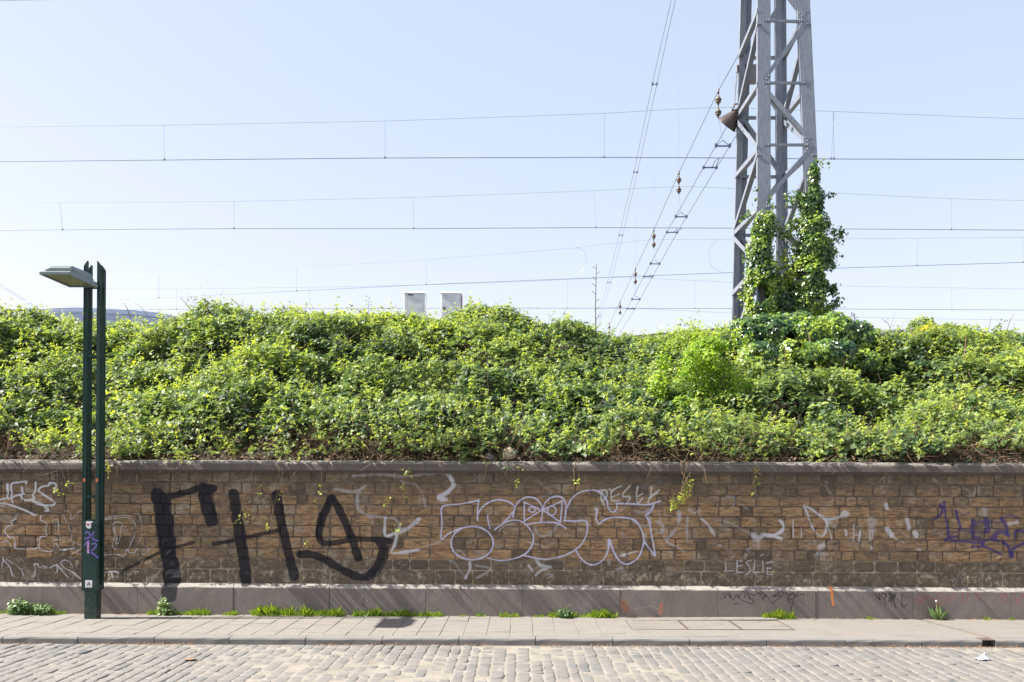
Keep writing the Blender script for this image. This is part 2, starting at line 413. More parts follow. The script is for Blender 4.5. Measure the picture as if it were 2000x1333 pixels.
stroke(c1([(115, 255), (140, 400), (175, 560), (215, 720)]), 19, BLK, .93, .24)
stroke(c1([(430, 275), (390, 350), (362, 430), (355, 495), (385, 535), (470, 530), (560, 515), (700, 515), (770, 525)]), 11, BLK, .85, .2)
stroke(c1([(430, 280), (390, 360), (365, 440), (358, 490)]), 16, BLK, .9, .15)
stroke(c1([(435, 280), (480, 350), (525, 450), (555, 530), (585, 620)]), 16, BLK, .92, .26)
stroke(c1([(700, 520), (725, 570), (695, 660), (650, 715), (590, 730), (500, 690), (400, 635), (320, 600), (250, 600)]), 15, BLK, .92, .15)
stroke(c1([(735, 520), (740, 600), (700, 690), (640, 735)]), 14, BLK, .75, .3)
# overspray round the black letters
for f_, p_, w_ in ((c0, [(930, 262), (945, 480), (985, 800)], 44), (c0, [(1165, 225), (1212, 400)], 36), (c0, [(1342, 255), (1410, 755)], 34), (c1, [(115, 255), (215, 720)], 30), (c1, [(430, 280), (360, 490)], 26), (c1, [(435, 280), (585, 620)], 26), (c1, [(700, 520), (725, 570), (650, 715), (500, 690), (250, 600)], 26)):
    stroke(f_(p_), w_, BLK, .16, 1.6, vary=.4)
# purple tag on the right
for p, wd, al in (([(760, 150), (780, 210), (740, 280), (685, 310)], 36, .8), ([(800, 120), (815, 250), (845, 450)], 30, .8), ([(845, 440), (850, 500), (820, 540)], 28, .9), ([(820, 530), (860, 505), (950, 490)], 32, .9), ([(930, 220), (950, 300), (980, 400)], 34, .85),
                  ([(930, 235), (1060, 250)], 50, .35), ([(880, 470), (960, 430), (1060, 430), (1140, 450), (1280, 455)], 26, .55), ([(1120, 330), (1110, 450), (1130, 510), (1190, 515)], 54, .7), ([(880, 540), (960, 545), (1060, 550), (1200, 560), (1300, 520), (1400, 545)], 30, .8),
                  ([(1210, 570), (1215, 575)], 44, .9), ([(1260, 310), (1275, 430)], 60, .8), ([(1130, 370), (1200, 340), (1300, 330), (1400, 340)], 26, .5), ([(1350, 520), (1360, 470), (1420, 440), (1470, 460)], 60, .75), ([(1430, 310), (1470, 380), (1500, 490)], 40, .8), ([(1430, 300), (1520, 270), (1590, 290)], 40, .5),
                  ([(1440, 550), (1500, 610), (1530, 700)], 38, .9), ([(1530, 710), (1530, 680)], 56, .9), ([(1540, 640), (1600, 600), (1680, 560)], 36, .9), ([(1100, 610), (1220, 605), (1330, 640), (1420, 690)], 30, .8), ([(1575, 510), (1570, 450), (1620, 430), (1680, 450)], 32, .85)):
    stroke(cv(p), wd / 5.553 * .95, PUR, al, .35, vary=.3)
# plinth scribbles
def ps(f, p, wd, c, al): stroke(f(p), wd, c, al, .5, off=0.0)
for p in ([(60, 670), (90, 740), (105, 680), (150, 740), (135, 670), (170, 745)], [(40, 740), (50, 750)], [(180, 760), (230, 690), (240, 740), (270, 680), (300, 660), (310, 730), (340, 680), (370, 750), (330, 660)], [(200, 700), (300, 770), (400, 800), (400, 760), (350, 730)], [(360, 690), (420, 705), (470, 680), (490, 700)], [(490, 665), (580, 735)], [(550, 700), (500, 760)], [(610, 720), (700, 670), (640, 720), (720, 710), (610, 800)], [(730, 660), (740, 700)], [(760, 670), (790, 700)], [(860, 680), (800, 700), (800, 740), (850, 745), (865, 700), (800, 710)], [(905, 670), (860, 750), (820, 880)], [(790, 750), (820, 800)], [(870, 720), (970, 690)], [(1010, 705), (1015, 710)], [(1070, 720), (1072, 725)], [(180, 800), (240, 800)]):
    ps(cp, p, 2.4, (.02, .02, .02), .75)
for p in ([(50, 1110), (100, 1180), (90, 1110), (130, 1170)], [(120, 1110), (170, 1120), (150, 1170), (170, 1230)], [(210, 1110), (220, 1170), (190, 1200)], [(200, 1110), (240, 1130), (210, 1160)], [(260, 1110), (220, 1210)], [(280, 1110), (250, 1180), (270, 1260)], [(340, 1110), (345, 1250), (410, 1220)], [(375, 1158), (378, 1164)]):
    ps(cv, p, 2.6, (.015, .015, .015), .8)
for p in ([(470, 1180), (580, 1180)], [(500, 1140), (580, 1180), (500, 1220)], [(600, 1120), (620, 1180), (640, 1130), (700, 1180)], [(720, 1110), (750, 1130), (770, 1110)], [(800, 1160), (740, 1170), (740, 1220), (800, 1200)], [(830, 1120), (850, 1160), (810, 1200), (870, 1210)], [(880, 1100), (930, 1130), (910, 1170), (860, 1150)], [(1000, 1110), (1010, 1210), (1060, 1160), (1050, 1110)], [(1120, 1100), (1150, 1130), (1200, 1120)], [(1120, 1190), (1160, 1160), (1210, 1180), (1260, 1230)], [(1290, 1185), (1292, 1190)], [(1330, 1195), (1332, 1200)], [(1370, 1140), (1480, 1120), (1420, 1190), (1520, 1210)], [(1540, 1110), (1560, 1190)], [(1580, 1150), (1600, 1230), (1640, 1120)], [(1660, 1110), (1640, 1160)]):
    ps(cv, p, 2.6, RED, .55)
ps(cp, [(1275, 620), (1285, 700), (1295, 815)], 5.0, ORG, .85)
ps(c2, [(640, 880), (655, 915)], 13, (.30, .10, .04), .55)
ps(c2, [(625, 860), (680, 940)], 22, (.30, .10, .04), .22)
ps(c2, [(857, 885), (850, 935)], 8, (.45, .14, .07), .65)
ps(c2, [(700, 910), (760, 905), (800, 895), (835, 915)], 1.6, (.45, .40, .38), .5)
ps(c1, [(617, 850), (617, 895)], 4, (.10, .05, .03), .6)
G[..., 3] = np.clip(G[..., 3], 0, 1)
img = bpy.data.images.new('graffiti_print', GW, GH, alpha=True, float_buffer=True)
img.alpha_mode = 'CHANNEL_PACKED'
try: img.colorspace_settings.name = 'Linear Rec.709'
except Exception: img.colorspace_settings.name = 'Non-Color'
img.pixels.foreach_set(G.ravel())
img.update(); img.pack()

def paint_layer(m, base, fade=1.0):
    """lay the sprayed print over a wall material (coordinates of the wall itself)"""
    sp = m.n('ShaderNodeSeparateXYZ'); m.l(m.obj(), sp.inputs[0])
    cb = m.n('ShaderNodeCombineXYZ')
    m.l(m.math('DIVIDE', m.math('SUBTRACT', sp.outputs[0], U0), U1 - U0), cb.inputs[0])
    m.l(m.math('DIVIDE', m.math('SUBTRACT', sp.outputs[2], Z0), Z1 - Z0), cb.inputs[1])
    im = m.n('ShaderNodeTexImage', image=img, extension='CLIP', interpolation='Linear')
    m.l(cb.outputs[0], im.inputs[0])
    nz = m.math('ADD', m.math('MULTIPLY', m.noise(m.pos(), 28, 6, .75), .7), m.math('MULTIPLY', m.noise(m.pos(), 7, 3, .6), .3))
    wr = m.math('MULTIPLY', m.math('SUBTRACT', m.math('ADD', nz, m.math('MULTIPLY', im.outputs['Alpha'], .66)), .57), 4.5, True)
    a = m.math('MULTIPLY', im.outputs['Alpha'], wr)
    return m.mix(a, base, im.outputs['Color'])

# ---------------------------------------------------------------- materials
def mat_stone():
    m = NT('wall_stone')
    p = m.obj()
    sp = m.n('ShaderNodeSeparateXYZ'); m.l(p, sp.inputs[0])
    isl = m.island()
    base = m.ramp(isl, [(0, (0.115, 0.076, 0.049)), (.14, (0.203, 0.132, 0.081)), (.30, (0.317, 0.203, 0.119)), (.45, (0.250, 0.176, 0.116)), (.58, (0.365, 0.216, 0.105)), (.70, (0.155, 0.111, 0.081)), (.82, (0.412, 0.277, 0.162)), (1, (0.284, 0.169, 0.078))])
    n1 = m.noise(p, 9, 5, .65)
    base = m.mix(m.ramp(n1, [(.35, .0), (.65, .75)]), base, m.mix(1.0, base, (1.35, 1.25, 1.1), 'MULTIPLY'))
    n2 = m.noise(m.mapv(p, (3, 3, 14)), 3.2, 5, .7)
    base = m.mix(m.ramp(n2, [(.44, 0), (.60, .75)]), base, (0.085, 0.062, 0.049))
    n4 = m.noise(p, 70, 3, .7)
    base = m.mix(m.ramp(n4, [(.3, .45), (.6, 0)]), base, m.mix(1.0, base, (.5, .47, .45), 'MULTIPLY'))
    # soot: lower two courses and under the coping, and broad patches
    lo = m.ramp(sp.outputs[2], [(0, 1), (1, 1)])
    zz = m.math('ADD', sp.outputs[2], m.math('MULTIPLY', m.math('SUBTRACT', m.noise(p, 2.5, 3), .5), .12))
    low = m.math('LESS_THAN', sp.outputs[2], .655)
    hi = m.ramp(m.math('MULTIPLY', m.math('SUBTRACT', zz, 1.25), 2.2), [(0, 0), (.25, .25), (.8, .8)])
    patch = m.ramp(m.noise(m.mapv(p, (1, 1, 1.2)), .75, 3, .6), [(.44, 0), (.64, .55)])
    soot = m.math('MAXIMUM', m.math('MULTIPLY', low, .80), m.math('MAXIMUM', hi, patch))
    soot = m.math('MULTIPLY', soot, m.ramp(isl, [(0, 1), (.5, .7), (.52, 1), (.8, .85), (1, .45)]))
    base = m.mix(soot, base, (.066, .056, .050))
    wash = m.math('MULTIPLY', m.ramp(m.noise(p, 5.5, 6, .72, .4), [(.53, 0), (.62, .6)]), m.ramp(m.noise(p, .9, 2), [(.40, .15), (.62, 1)]))
    base = m.mix(wash, base, (.37, .325, .27))
    fleck = m.ramp(m.noise(p, 38, 4, .8), [(.62, 0), (.72, .5)])
    base = m.mix(fleck, base, (.42, .37, .31))
    pits = m.ramp(m.noise(p, 17, 5, .7, .3), [(.30, .7), (.42, 0)])
    base = m.mix(pits, base, (.045, .034, .028))
    # raking-light highlights on the lowest course, painted into the stone colour
    raking = m.math('MULTIPLY', m.ramp(m.noise(m.mapv(p, (2.2, 1, 1)), 13, 6, .75, .6), [(.53, 0), (.60, .9)]), m.ramp(m.math('SUBTRACT', .62, sp.outputs[2]), [(0, 0), (.10, .55), (.25, .75)]))
    raking = m.math('MULTIPLY', raking, m.ramp(m.noise(p, 1.6, 2), [(.42, 0.05), (.58, 1)]))
    base = m.mix(raking, base, (.40, .37, .34))
    hs = m.n('ShaderNodeHueSaturation'); hs.inputs['Saturation'].default_value = .92; hs.inputs['Value'].default_value = 1.13; m.l(base, hs.inputs['Color']); base = m.mix(1.0, hs.outputs[0], (.97, 1.0, .90), 'MULTIPLY')
    m.color(paint_layer(m, base))
    m.rough(.85)
    m.bump(m.math('ADD', m.noise(p, 24, 6, .75), m.math('MULTIPLY', m.noise(p, 90, 3), .4)), 1.0, .022)
    return m.mat

def mat_mortar():
    m = NT('mortar')
    p = m.obj()
    sp = m.n('ShaderNodeSeparateXYZ'); m.l(p, sp.inputs[0])
    base = m.mix(m.ramp(m.noise(p, 6, 4), [(.35, 0), (.65, 1)]), (.22, .175, .125), (.12, .098, .08))
    light = m.ramp(m.math('SUBTRACT', .70, sp.outputs[2]), [(0, 0), (.05, .8)])
    base = m.mix(light, base, (.40, .33, .235))
    base = m.mix(m.ramp(m.noise(p, 1.3, 3), [(.45, 0), (.65, .6)]), base, (.06, .05, .045))
    m.color(paint_layer(m, base)); m.rough(.95)
    m.bump(m.noise(p, 60, 5), .6, .008)
    return m.mat

def mat_bluestone(name, paint=False, streak=1.0, k=1.0):
    m = NT(name)
    p = m.obj()
    isl = m.island()
    base = m.ramp(isl, [(0, (0.168, 0.137, 0.125)), (.4, (0.207, 0.170, 0.152)), (.7, (0.185, 0.155, 0.141)), (1, (0.230, 0.188, 0.166))])
    st = m.noise(m.mapv(p, (38, 38, 3.5)), 3.0, 4, .65)
    base = m.mix(m.math('MULTIPLY', m.ramp(st, [(.35, 0), (.7, .55)]), streak), base, (.090, .076, .070))
    base = m.mix(m.ramp(m.noise(p, 2.2, 4, .6), [(.4, 0), (.7, .45)]), base, (.24, .215, .20))
    base = m.mix(m.ramp(m.noise(p, 55, 2), [(.68, 0), (.74, .5)]), base, (.36, .34, .33))
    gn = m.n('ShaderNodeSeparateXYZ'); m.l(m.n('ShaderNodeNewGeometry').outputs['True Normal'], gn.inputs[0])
    top = m.math('GREATER_THAN', gn.outputs[2], .4)                 # upward faces painted paler, sunlight on the ledge put into the colour
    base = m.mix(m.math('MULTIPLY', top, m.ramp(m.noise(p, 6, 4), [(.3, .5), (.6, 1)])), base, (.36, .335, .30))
    if k != 1.0: base = m.mix(1.0, base, (k, k, k), 'MULTIPLY')
    m.color(paint_layer(m, base) if paint else base)
    m.rough(.8)
    m.bump(m.math('ADD', m.noise(m.mapv(p, (60, 60, 8)), 4, 4), m.noise(p, 90, 3)), 1.0, .010)
    return m.mat

def mat_pave(name, stops, bump=.25, rough=.85):
    m = NT(name)
    p = m.pos()
    base = m.ramp(m.island(), stops)
    base = m.mix(m.ramp(m.noise(p, 3.5, 4, .6), [(.35, 0), (.7, .4)]), base, m.mix(1.0, base, (.80, .79, .78), 'MULTIPLY'))
    base = m.mix(m.ramp(m.noise(p, 1.1, 3), [(.4, 0), (.7, .35)]), base, (.215, .195, .168))
    base = m.mix(m.ramp(m.noise(p, 120, 2), [(.25, .5), (.45, 0)]), base, m.mix(1.0, base, (.55, .52, .5), 'MULTIPLY'))
    base = m.mix(m.ramp(m.noise(p, 14, 2, .4), [(.72, 0), (.77, .6)]), base, (.11, .095, .08))
    base = m.mix(m.ramp(m.noise(m.mapv(p, (1, 2.2, 1)), 2.6, 5, .7), [(.50, 0), (.68, .45)]), base, m.mix(1.0, base, (.66, .64, .62), 'MULTIPLY'))
    m.color(base); m.rough(rough)
    m.bump(m.math('ADD', m.noise(p, 70, 5), m.math('MULTIPLY', m.noise(p, 9, 3), .8)), bump, .006)
    return m.mat

def mat_leaf(name, stops, under, rough=.46, trans=.42, gloss=.42):
    m = NT(name)
    at_ = m.n('ShaderNodeAttribute', attribute_name='tint')
    c = m.ramp(at_.outputs['Fac'], stops)
    g = m.n('ShaderNodeNewGeometry')
    c2 = m.mix(g.outputs['Backfacing'], c, m.mix(.5, c, under))
    m.color(c2); m.rough(rough)
    m.b.inputs['Specular IOR Level'].default_value = gloss
    tr = m.n('ShaderNodeBsdfTranslucent')
    m.l(m.mix(1.0, c, (1.9, 1.75, .55), 'MULTIPLY'), tr.inputs[0])
    mx = m.n('ShaderNodeMixShader'); mx.inputs[0].default_value = trans
    m.l(m.b.outputs[0], mx.inputs[1]); m.l(tr.outputs[0], mx.inputs[2])
    m.l(mx.outputs[0], m.out.inputs[0])
    return m.mat

def mat_galv():
    m = NT('galvanised_steel')
    p = m.pos()
    base = m.mix(m.ramp(m.noise(m.mapv(p, (9, 9, 1.2)), 4, 5, .65), [(.35, 0), (.68, 1)]), (.165, .19, .24), (.255, .28, .33))
    base = m.mix(m.ramp(m.noise(m.mapv(p, (6, 6, .8)), 7, 4, .7), [(.58, 0), (.72, .35)]), base, (.11, .09, .08))
    base = m.mix(m.ramp(m.noise(p, 60, 2), [(.6, 0), (.7, .3)]), base, (.33, .33, .33))
    m.color(base); m.metal(.25); m.rough(.55)
    m.bump(m.noise(p, 40, 4), .12, .003)
    return m.mat

M_stone, M_mortar = mat_stone(), mat_mortar()
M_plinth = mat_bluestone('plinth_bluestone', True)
M_coping = mat_bluestone('coping_bluestone', False, 1.0, .66)
M_kerb = mat_pave('kerb_stone', [(0, (0.169, 0.164, 0.158)), (1, (0.198, 0.193, 0.184))], .2)
M_slab = mat_pave('pavement_slab', [(0, (0.205, 0.191, 0.173)), (.3, (0.169, 0.166, 0.160)), (.5, (0.223, 0.205, 0.180)), (.7, (0.184, 0.178, 0.169)), (1, (0.212, 0.196, 0.174))], .15)
M_conc = mat_pave('pavement_concrete', [(0, (0.194, 0.180, 0.162)), (1, (0.205, 0.191, 0.173))], .2)
M_sett = mat_pave('sett_stone', [(0, (0.133, 0.133, 0.130)), (.25, (0.180, 0.173, 0.164)), (.45, (0.155, 0.153, 0.150)), (.65, (0.191, 0.176, 0.162)), (.85, (0.166, 0.163, 0.158)), (1, (0.119, 0.121, 0.122))], .35, .7)
M_sand = plain('joint_sand', (0.220, 0.198, 0.167), .95, 0, .22, 5, .6)
M_dirt = plain('bank_soil', (.034, .025, .018), .95, 0, .45, 3, .8)
M_ballast = plain('railway_ballast', (.22, .20, .18), .95, 0, .3, 8, .8)
M_joint = plain('joint_dirt', (0.151, 0.133, 0.112), .95, 0, .3, 20)
M_tile = mat_pave('cover_tile', [(0, (0.187, 0.173, 0.155)), (1, (0.209, 0.194, 0.173))], .2)
M_iron = plain('rusty_iron', (.13, .10, .085), .7, .3, .3, 30, .3)
M_gutter = plain('gutter_iron', (0.144, 0.119, 0.101), .8, .1, .25, 14, .4)
M_galv = mat_galv()
M_steel_d = plain('dark_zinc', (.20, .205, .215), .5, .4, .2, 10)
M_bell = plain('weathered_bell_metal', (.085, .07, .065), .45, .4, .3, 12)
M_wire = plain('copper_wire', (.13, .16, .24), .5, .5, .1, 3)
M_wire2 = plain('bronze_strand', (.24, .28, .38), .5, .4, .1, 3)
M_porc = plain('insulator_porcelain', (.085, .055, .045), .35, 0, .15, 20)
M_porc_l = plain('insulator_porcelain_dusty', (.13, .10, .075), .6, 0, .2, 20)
def mat_green():
    m = NT('green_enamel'); p = m.pos()
    base = m.mix(m.ramp(m.noise(p, 7, 4), [(.35, 0), (.7, 1)]), (.008, .034, .028), (.013, .045, .037))
    sp = m.n('ShaderNodeSeparateXYZ'); m.l(p, sp.inputs[0])
    low = m.math('MULTIPLY', m.ramp(m.math('SUBTRACT', 1.0, sp.outputs[2]), [(.3, 0), (.95, 1)]), m.ramp(m.noise(p, 11, 5, .7), [(.40, 0), (.65, .75)]))
    base = m.mix(low, base, (.075, .075, .062))
    m.color(base); m.rough(m.ramp(m.noise(p, 9, 4), [(.3, .35), (.7, .6)])); m.b.inputs['Specular IOR Level'].default_value = .28
    return m.mat
M_green = mat_green()
M_headgrey = plain('pale_grey_enamel', (.125, .16, .17), .4, 0, .12, 9)
M_glass = NT('lamp_diffuser'); M_glass.color((.19, .18, .13)); M_glass.rough(.18); M_glass = M_glass.mat
M_white_print = plain('sticker_white', (.68, .68, .70), .5, 0, .08, 30)
M_red_print = plain('sticker_red', (.45, .06, .05), .5, 0, .1, 30)
M_black_print = plain('sticker_black', (.02, .02, .025), .5, 0, .1, 30)
M_purple_print = plain('purple_paint', (.14, .09, .36), .5, 0, .2, 40)
M_pink_print = plain('pink_paint', (.42, .22, .42), .6, 0, .3, 30)
M_orange_print = plain('orange_mark', (.50, .13, .05), .5, 0, .1, 30)
M_cab = plain('cabinet_concrete', (.66, .70, .74), .85, 0, .18, 7, .3)
M_roof = NT('far_roof_sheet')
_p = M_roof.pos(); _s = M_roof.n('ShaderNodeSeparateXYZ'); M_roof.l(_p, _s.inputs[0])
M_roof.color(M_roof.mix(M_roof.ramp(M_roof.noise(_p, .4, 3), [(.3, 0), (.7, 1)]), (.27, .36, .53), (.32, .41, .58))); M_roof.rough(.5); M_roof = M_roof.mat
M_twig = plain('dry_twig', (.20, .13, .085), .85, 0, .4, 9)
M_bark = plain('grey_bark', (.12, .095, .07), .9, 0, .3, 20, .4)
M_stem = plain('green_stem', (.22, .22, .07), .6, 0, .3, 20)
M_redstem = plain('reddish_stem', (.26, .16, .09), .6, 0, .3, 20)
M_litter = plain('leaf_litter', (.28, .15, .07), .9, 0, .4, 60)
M_foil = NT('foil'); M_foil.color((.68, .72, .80)); M_foil.metal(.7); M_foil.rough(.35); M_foil = M_foil.mat
M_flower = plain('seed_head', (.75, .72, .62), .9, 0, .1, 30)
M_bould = plain('pale_boulder', (.42, .36, .25), .85, 0, .3, 9, .5)
L_bramble = mat_leaf('bramble_leaf', [(0, (.024, .052, .028)), (.20, (.070, .130, .055)), (.42, (.175, .250, .085)), (.68, (.300, .385, .075)), (1, (.46, .52, .050))], (.44, .48, .40))
L_shrub = mat_leaf('shrub_leaf', [(0, (.060, .130, .018)), (.5, (.19, .33, .030)), (1, (.40, .52, .045))], (.22, .30, .09), trans=.45)
L_ivy = mat_leaf('ivy_leaf', [(0, (0.017, 0.049, 0.020)), (.4, (0.043, 0.104, 0.027)), (.7, (0.134, 0.232, 0.030)), (1, (0.293, 0.390, 0.037))], (0.159, 0.220, 0.098), rough=.3, trans=.22, gloss=.6)
L_yellow = mat_leaf('yellow_leaf', [(0, (.10, .17, .02)), (.6, (.30, .30, .02)), (1, (.48, .38, .03))], (.35, .34, .08))
L_grass = mat_leaf('grass_blade', [(0, (.07, .16, .015)), (.6, (.16, .28, .025)), (1, (.38, .42, .07))], (.1, .16, .04), trans=.3)
L_weed = mat_leaf('weed_leaf', [(0, (0.061, 0.122, 0.043)), (.6, (0.122, 0.207, 0.067)), (1, (0.244, 0.317, 0.110))], (0.268, 0.317, 0.220), trans=.25)
L_dull = mat_leaf('dull_hedge_leaf', [(0, (.025, .032, .014)), (.5, (.045, .060, .020)), (1, (.10, .11, .035))], (.08, .09, .05), trans=.2)

# ================================================================ ground
def grid_mesh(xs, ys, zf):
    X, Yv = np.meshgrid(xs, ys)
    Z = zf(X, Yv)
    v = np.stack([X, Yv, Z], -1).reshape(-1, 3)
    nx, ny = len(xs), len(ys)
    i = np.arange(nx * ny).reshape(ny, nx)
    f = np.stack([i[:-1, :-1], i[:-1, 1:], i[1:, 1:], i[1:, :-1]], -1).reshape(-1, 4)
    return v, f

def np_mesh(name, v, f):
    me = bpy.data.meshes.new(name)
    me.vertices.add(len(v)); me.vertices.foreach_set('co', np.asarray(v, dtype=np.float32).ravel())
    k = f.shape[1]
    me.loops.add(len(f) * k); me.loops.foreach_set('vertex_index', f.astype(np.int32).ravel())
    me.polygons.add(len(f))
    me.polygons.foreach_set('loop_start', np.arange(0, len(f) * k, k, dtype=np.int32))
    me.update(calc_edges=True)
    return me

SKY = np.array([(-700, 612), (-200, 606), (0, 606), (60, 602), (110, 616), (160, 622), (210, 622), (270, 625), (330, 626), (380, 612), (420, 600), (460, 600), (490, 610), (520, 614), (550, 603), (600, 606), (650, 611), (700, 613), (750, 614), (790, 612), (830, 626), (860, 626), (890, 612), (920, 604), (960, 602), (1010, 606), (1050, 628), (1090, 624), (1130, 624), (1165, 644), (1200, 650), (1250, 655), (1300, 664), (1340, 655), (1370, 652), (1410, 652), (1440, 650), (1500, 648), (1640, 650), (1700, 656), (1760, 658), (1800, 652), (1840, 654), (1900, 658), (1950, 659), (2000, 658), (2700, 658)], float)
def ztop(x):
    px = CX + x * F_PX / 15.6
    py = np.interp(px, SKY[:, 0], SKY[:, 1]) + 6
    return CAM_H + (CY - (py - (px - CX) * math.tan(ROLL))) * 15.6 / F_PX
def wallY(x): return WALL_Y + np.tan(WALL_RZ) * x
# slope profile: distance behind the wall -> share of the height above the wall top
PD = np.array([.0, .35, .45, .8, 1.6, 2.6, 3.6, 4.4, 5.05, 5.6, 7.0])
PH = np.array([.0, .12, .17, .26, .40, .58, .76, .90, 1.0, .98, .90])
def bankz(x, y, sub=0.0):
    d = y - wallY(x)
    h = np.interp(d, PD, PH)
    return 1.84 + (ztop(x) - 1.84) * h - sub

gxs = np.concatenate([[-2000, -300, -60, -25], np.arange(-16, 16.01, .4), [25, 60, 300, 2000]])
gds = np.array([-1500, -200, -30, -10, -3, 0.12, 0.121, .24, .33, .34] + list(np.arange(.45, 6.9, .16)) + [7.2, 9, 15, 40, 200, 3000])
def gwarp(xs_, ds_):
    X, D = np.meshgrid(xs_, ds_)
    xc = np.clip(X, -16, 16)
    Yv = wallY(xc) + D
    Z = bankz(xc, Yv, .34) + np.where(D > 4.2, .10, -.30 * np.clip((D - .6) / .5, 0, 1) * np.clip((4.2 - D) / .5, 0, 1))
    Z = np.where(D < .1205, -.30, np.where(D < .30, 1.69, np.where(D < .335, 1.70, Z)))
    Z = np.where((D >= .335) & (D < 6), np.maximum(Z, 1.835), Z)
    Z = np.where(D > 6.5, 3.7, Z)
    v_ = np.stack([X, Yv, Z], -1).reshape(-1, 3)
    nx, ny = len(xs_), len(ds_)
    i_ = np.arange(nx * ny).reshape(ny, nx)
    return v_, np.stack([i_[:-1, :-1], i_[:-1, 1:], i_[1:, 1:], i_[1:, :-1]], -1).reshape(-1, 4)
v, f = gwarp(gxs, gds)
me = np_mesh('ground', v, f)
g = link('ground', me, [M_dirt, M_ballast]); tag(g, kind='structure')
cent = v[f].mean(1)
me.polygons.foreach_set('material_index', (cent[:, 1] > 17.3).astype(np.int32))

# ================================================================ road
road = empty('road'); tag(road, kind='structure')
ROAD_Z = -.075
KERB_Y = 9.106
mb = MB(); mb.box((-60, -6, ROAD_Z - .25), (60, KERB_Y + .12, ROAD_Z + .0010)); mb.build('sand_bed', M_sand, road)
setts = []
x = -8.5
ci = 0
while x < 8.5:
    wdt = .110 * random.uniform(.84, 1.18)
    y = 5.0 + random.uniform(0, .2)
    while y < KERB_Y - .03:
        ln = random.uniform(.13, .225)
        y1 = min(y + ln, KERB_Y - .014)
        if y1 - y > .05: setts.append((x, y, wdt, y1 - y))
        y = y1
    x += wdt
def sett_geo(x, y, wd, ln):
    g_ = random.uniform(.002, .0065)
    skx, sky_ = random.uniform(-.008, .008), random.uniform(-.009, .009)
    x0, x1, y0, y1 = x + g_, x + wd - g_, y + g_, y + ln - g_
    dz = random.uniform(-.0045, .0045) + (random.uniform(.002, .007) if random.random() < .12 else 0) + .010 * (float(vnoise(x * .9, y * .9, 3)) - .5)
    tilt_x, tilt_y = random.uniform(-.024, .024), random.uniform(-.028, .028)
    cxm, cym = (x0 + x1) / 2, (y0 + y1) / 2
    vs = []; cc = .013
    for ins, h in ((0, -.035), (0, -.001), (.005, .0042), (.018, .0060)):
        a0, a1, b0, b1 = x0 + ins, x1 - ins, y0 + ins, y1 - ins
        for px_, py_ in ((a0 + cc, b0), (a1 - cc, b0), (a1, b0 + cc), (a1, b1 - cc), (a1 - cc, b1), (a0 + cc, b1), (a0, b1 - cc), (a0, b0 + cc)):
            px_ += skx * (py_ - cym) / ln * 2; py_ += sky_ * (px_ - cxm) / wd * 2
            vs.append((px_, py_, ROAD_Z + h + dz + tilt_x * (px_ - cxm) + tilt_y * (py_ - cym) + (random.uniform(-.0018, .0018) if h > 0 else 0)))
    fs = [(l * 8 + i, l * 8 + (i + 1) % 8, l * 8 + 8 + (i + 1) % 8, l * 8 + 8 + i) for l in range(3) for i in range(8)]
    fs.append(tuple(range(24, 32)))
    return vs, fs
def proj(p):
    d = Vector(p) - Vector((0, 0, CAM_H))
    return CX + F_PX * d.dot(cr) / d.y, CY - F_PX * d.dot(cu) / d.y
def vis_size(x, y, wd, ln):
    px, py = proj((x + wd / 2, y + ln / 2, ROAD_Z))
    if not (-10 < px < 2010 and py < 1345): return 0
    return wd * ln / y ** 3
order = sorted(range(len(setts)), key=lambda i: -vis_size(*setts[i]))
singles = set(i for i in order[:300] if vis_size(*setts[i]) > 0)
rest = MB()
for i, s_ in enumerate(setts):
    vs, fs = sett_geo(*s_)
    if i in singles:
        m_ = MB(); m_.add(vs, fs); m_.build('sett', M_sett, road, True)
    else:
        rest.add(vs, fs)
o = rest.build('small_setts', M_sett, road, True); o['kind'] = 'stuff'
# plain worn road surface beyond the separate setts
mb = MB(); mb.box((-60, -6, ROAD_Z - .0045), (60, 4.99, ROAD_Z + .004)); mb.build('far_road_surface', M_sett, road)

# ================================================================ kerb
kerb = empty('kerb'); tag(kerb, kind='structure')
kj = [5, 151, 301, 447, 596, 746, 896, 1046, 1197, 1347, 1497, 1651, 1800]
KJ = [at(p, 1250, KERB_Y).x for p in kj]
step = .785
while KJ[0] > -12: KJ.insert(0, KJ[0] - step)
dx0, dx1 = at(1919, 1255, KERB_Y).x, at(1944, 1255, KERB_Y).x
KJ.append(dx0)
KJ2 = [dx1]
while KJ2[-1] < 12: KJ2.append(KJ2[-1] + step)
def kerb_stone(a, b):
    a += .004; b -= .004
    n = 6
    m_ = MB()
    prof = [(-.115, 0), (-.015, 0), (-.004, .006), (0, .016), (.145, .016), (.145, -.115)]
    secs = []
    for i in range(n + 1):
        t = i / n; xx = a + (b - a) * t
        r0 = random.uniform(-.003, .003)
        secs.append([(xx, KERB_Y, -.12), (xx, KERB_Y + r0, -.020 + r0), (xx, KERB_Y + .006, -.006 + r0), (xx, KERB_Y + .016, 0 + r0 * .3), (xx, KERB_Y + .145, .001), (xx, KERB_Y + .145, -.12)])
    vs = [p for s2 in secs for p in s2]
    fs = []
    for i in range(n):
        for k in range(6):
            k2 = (k + 1) % 6
            fs.append((i * 6 + k, (i + 1) * 6 + k, (i + 1) * 6 + k2, i * 6 + k2))
    fs += [tuple(range(6)), tuple(n * 6 + k for k in range(5, -1, -1))]
    m_.add(vs, fs)
    return m_
for L_ in (KJ, KJ2):
    for a, b in zip(L_[:-1], L_[1:]):
        o = kerb_stone(a, b).build('kerb_stone', M_kerb, kerb)
m_ = MB(); m_.box((-12.5, KERB_Y + .010, -.14), (12.5, KERB_Y + .14, -.012)); 
m_ = MB()
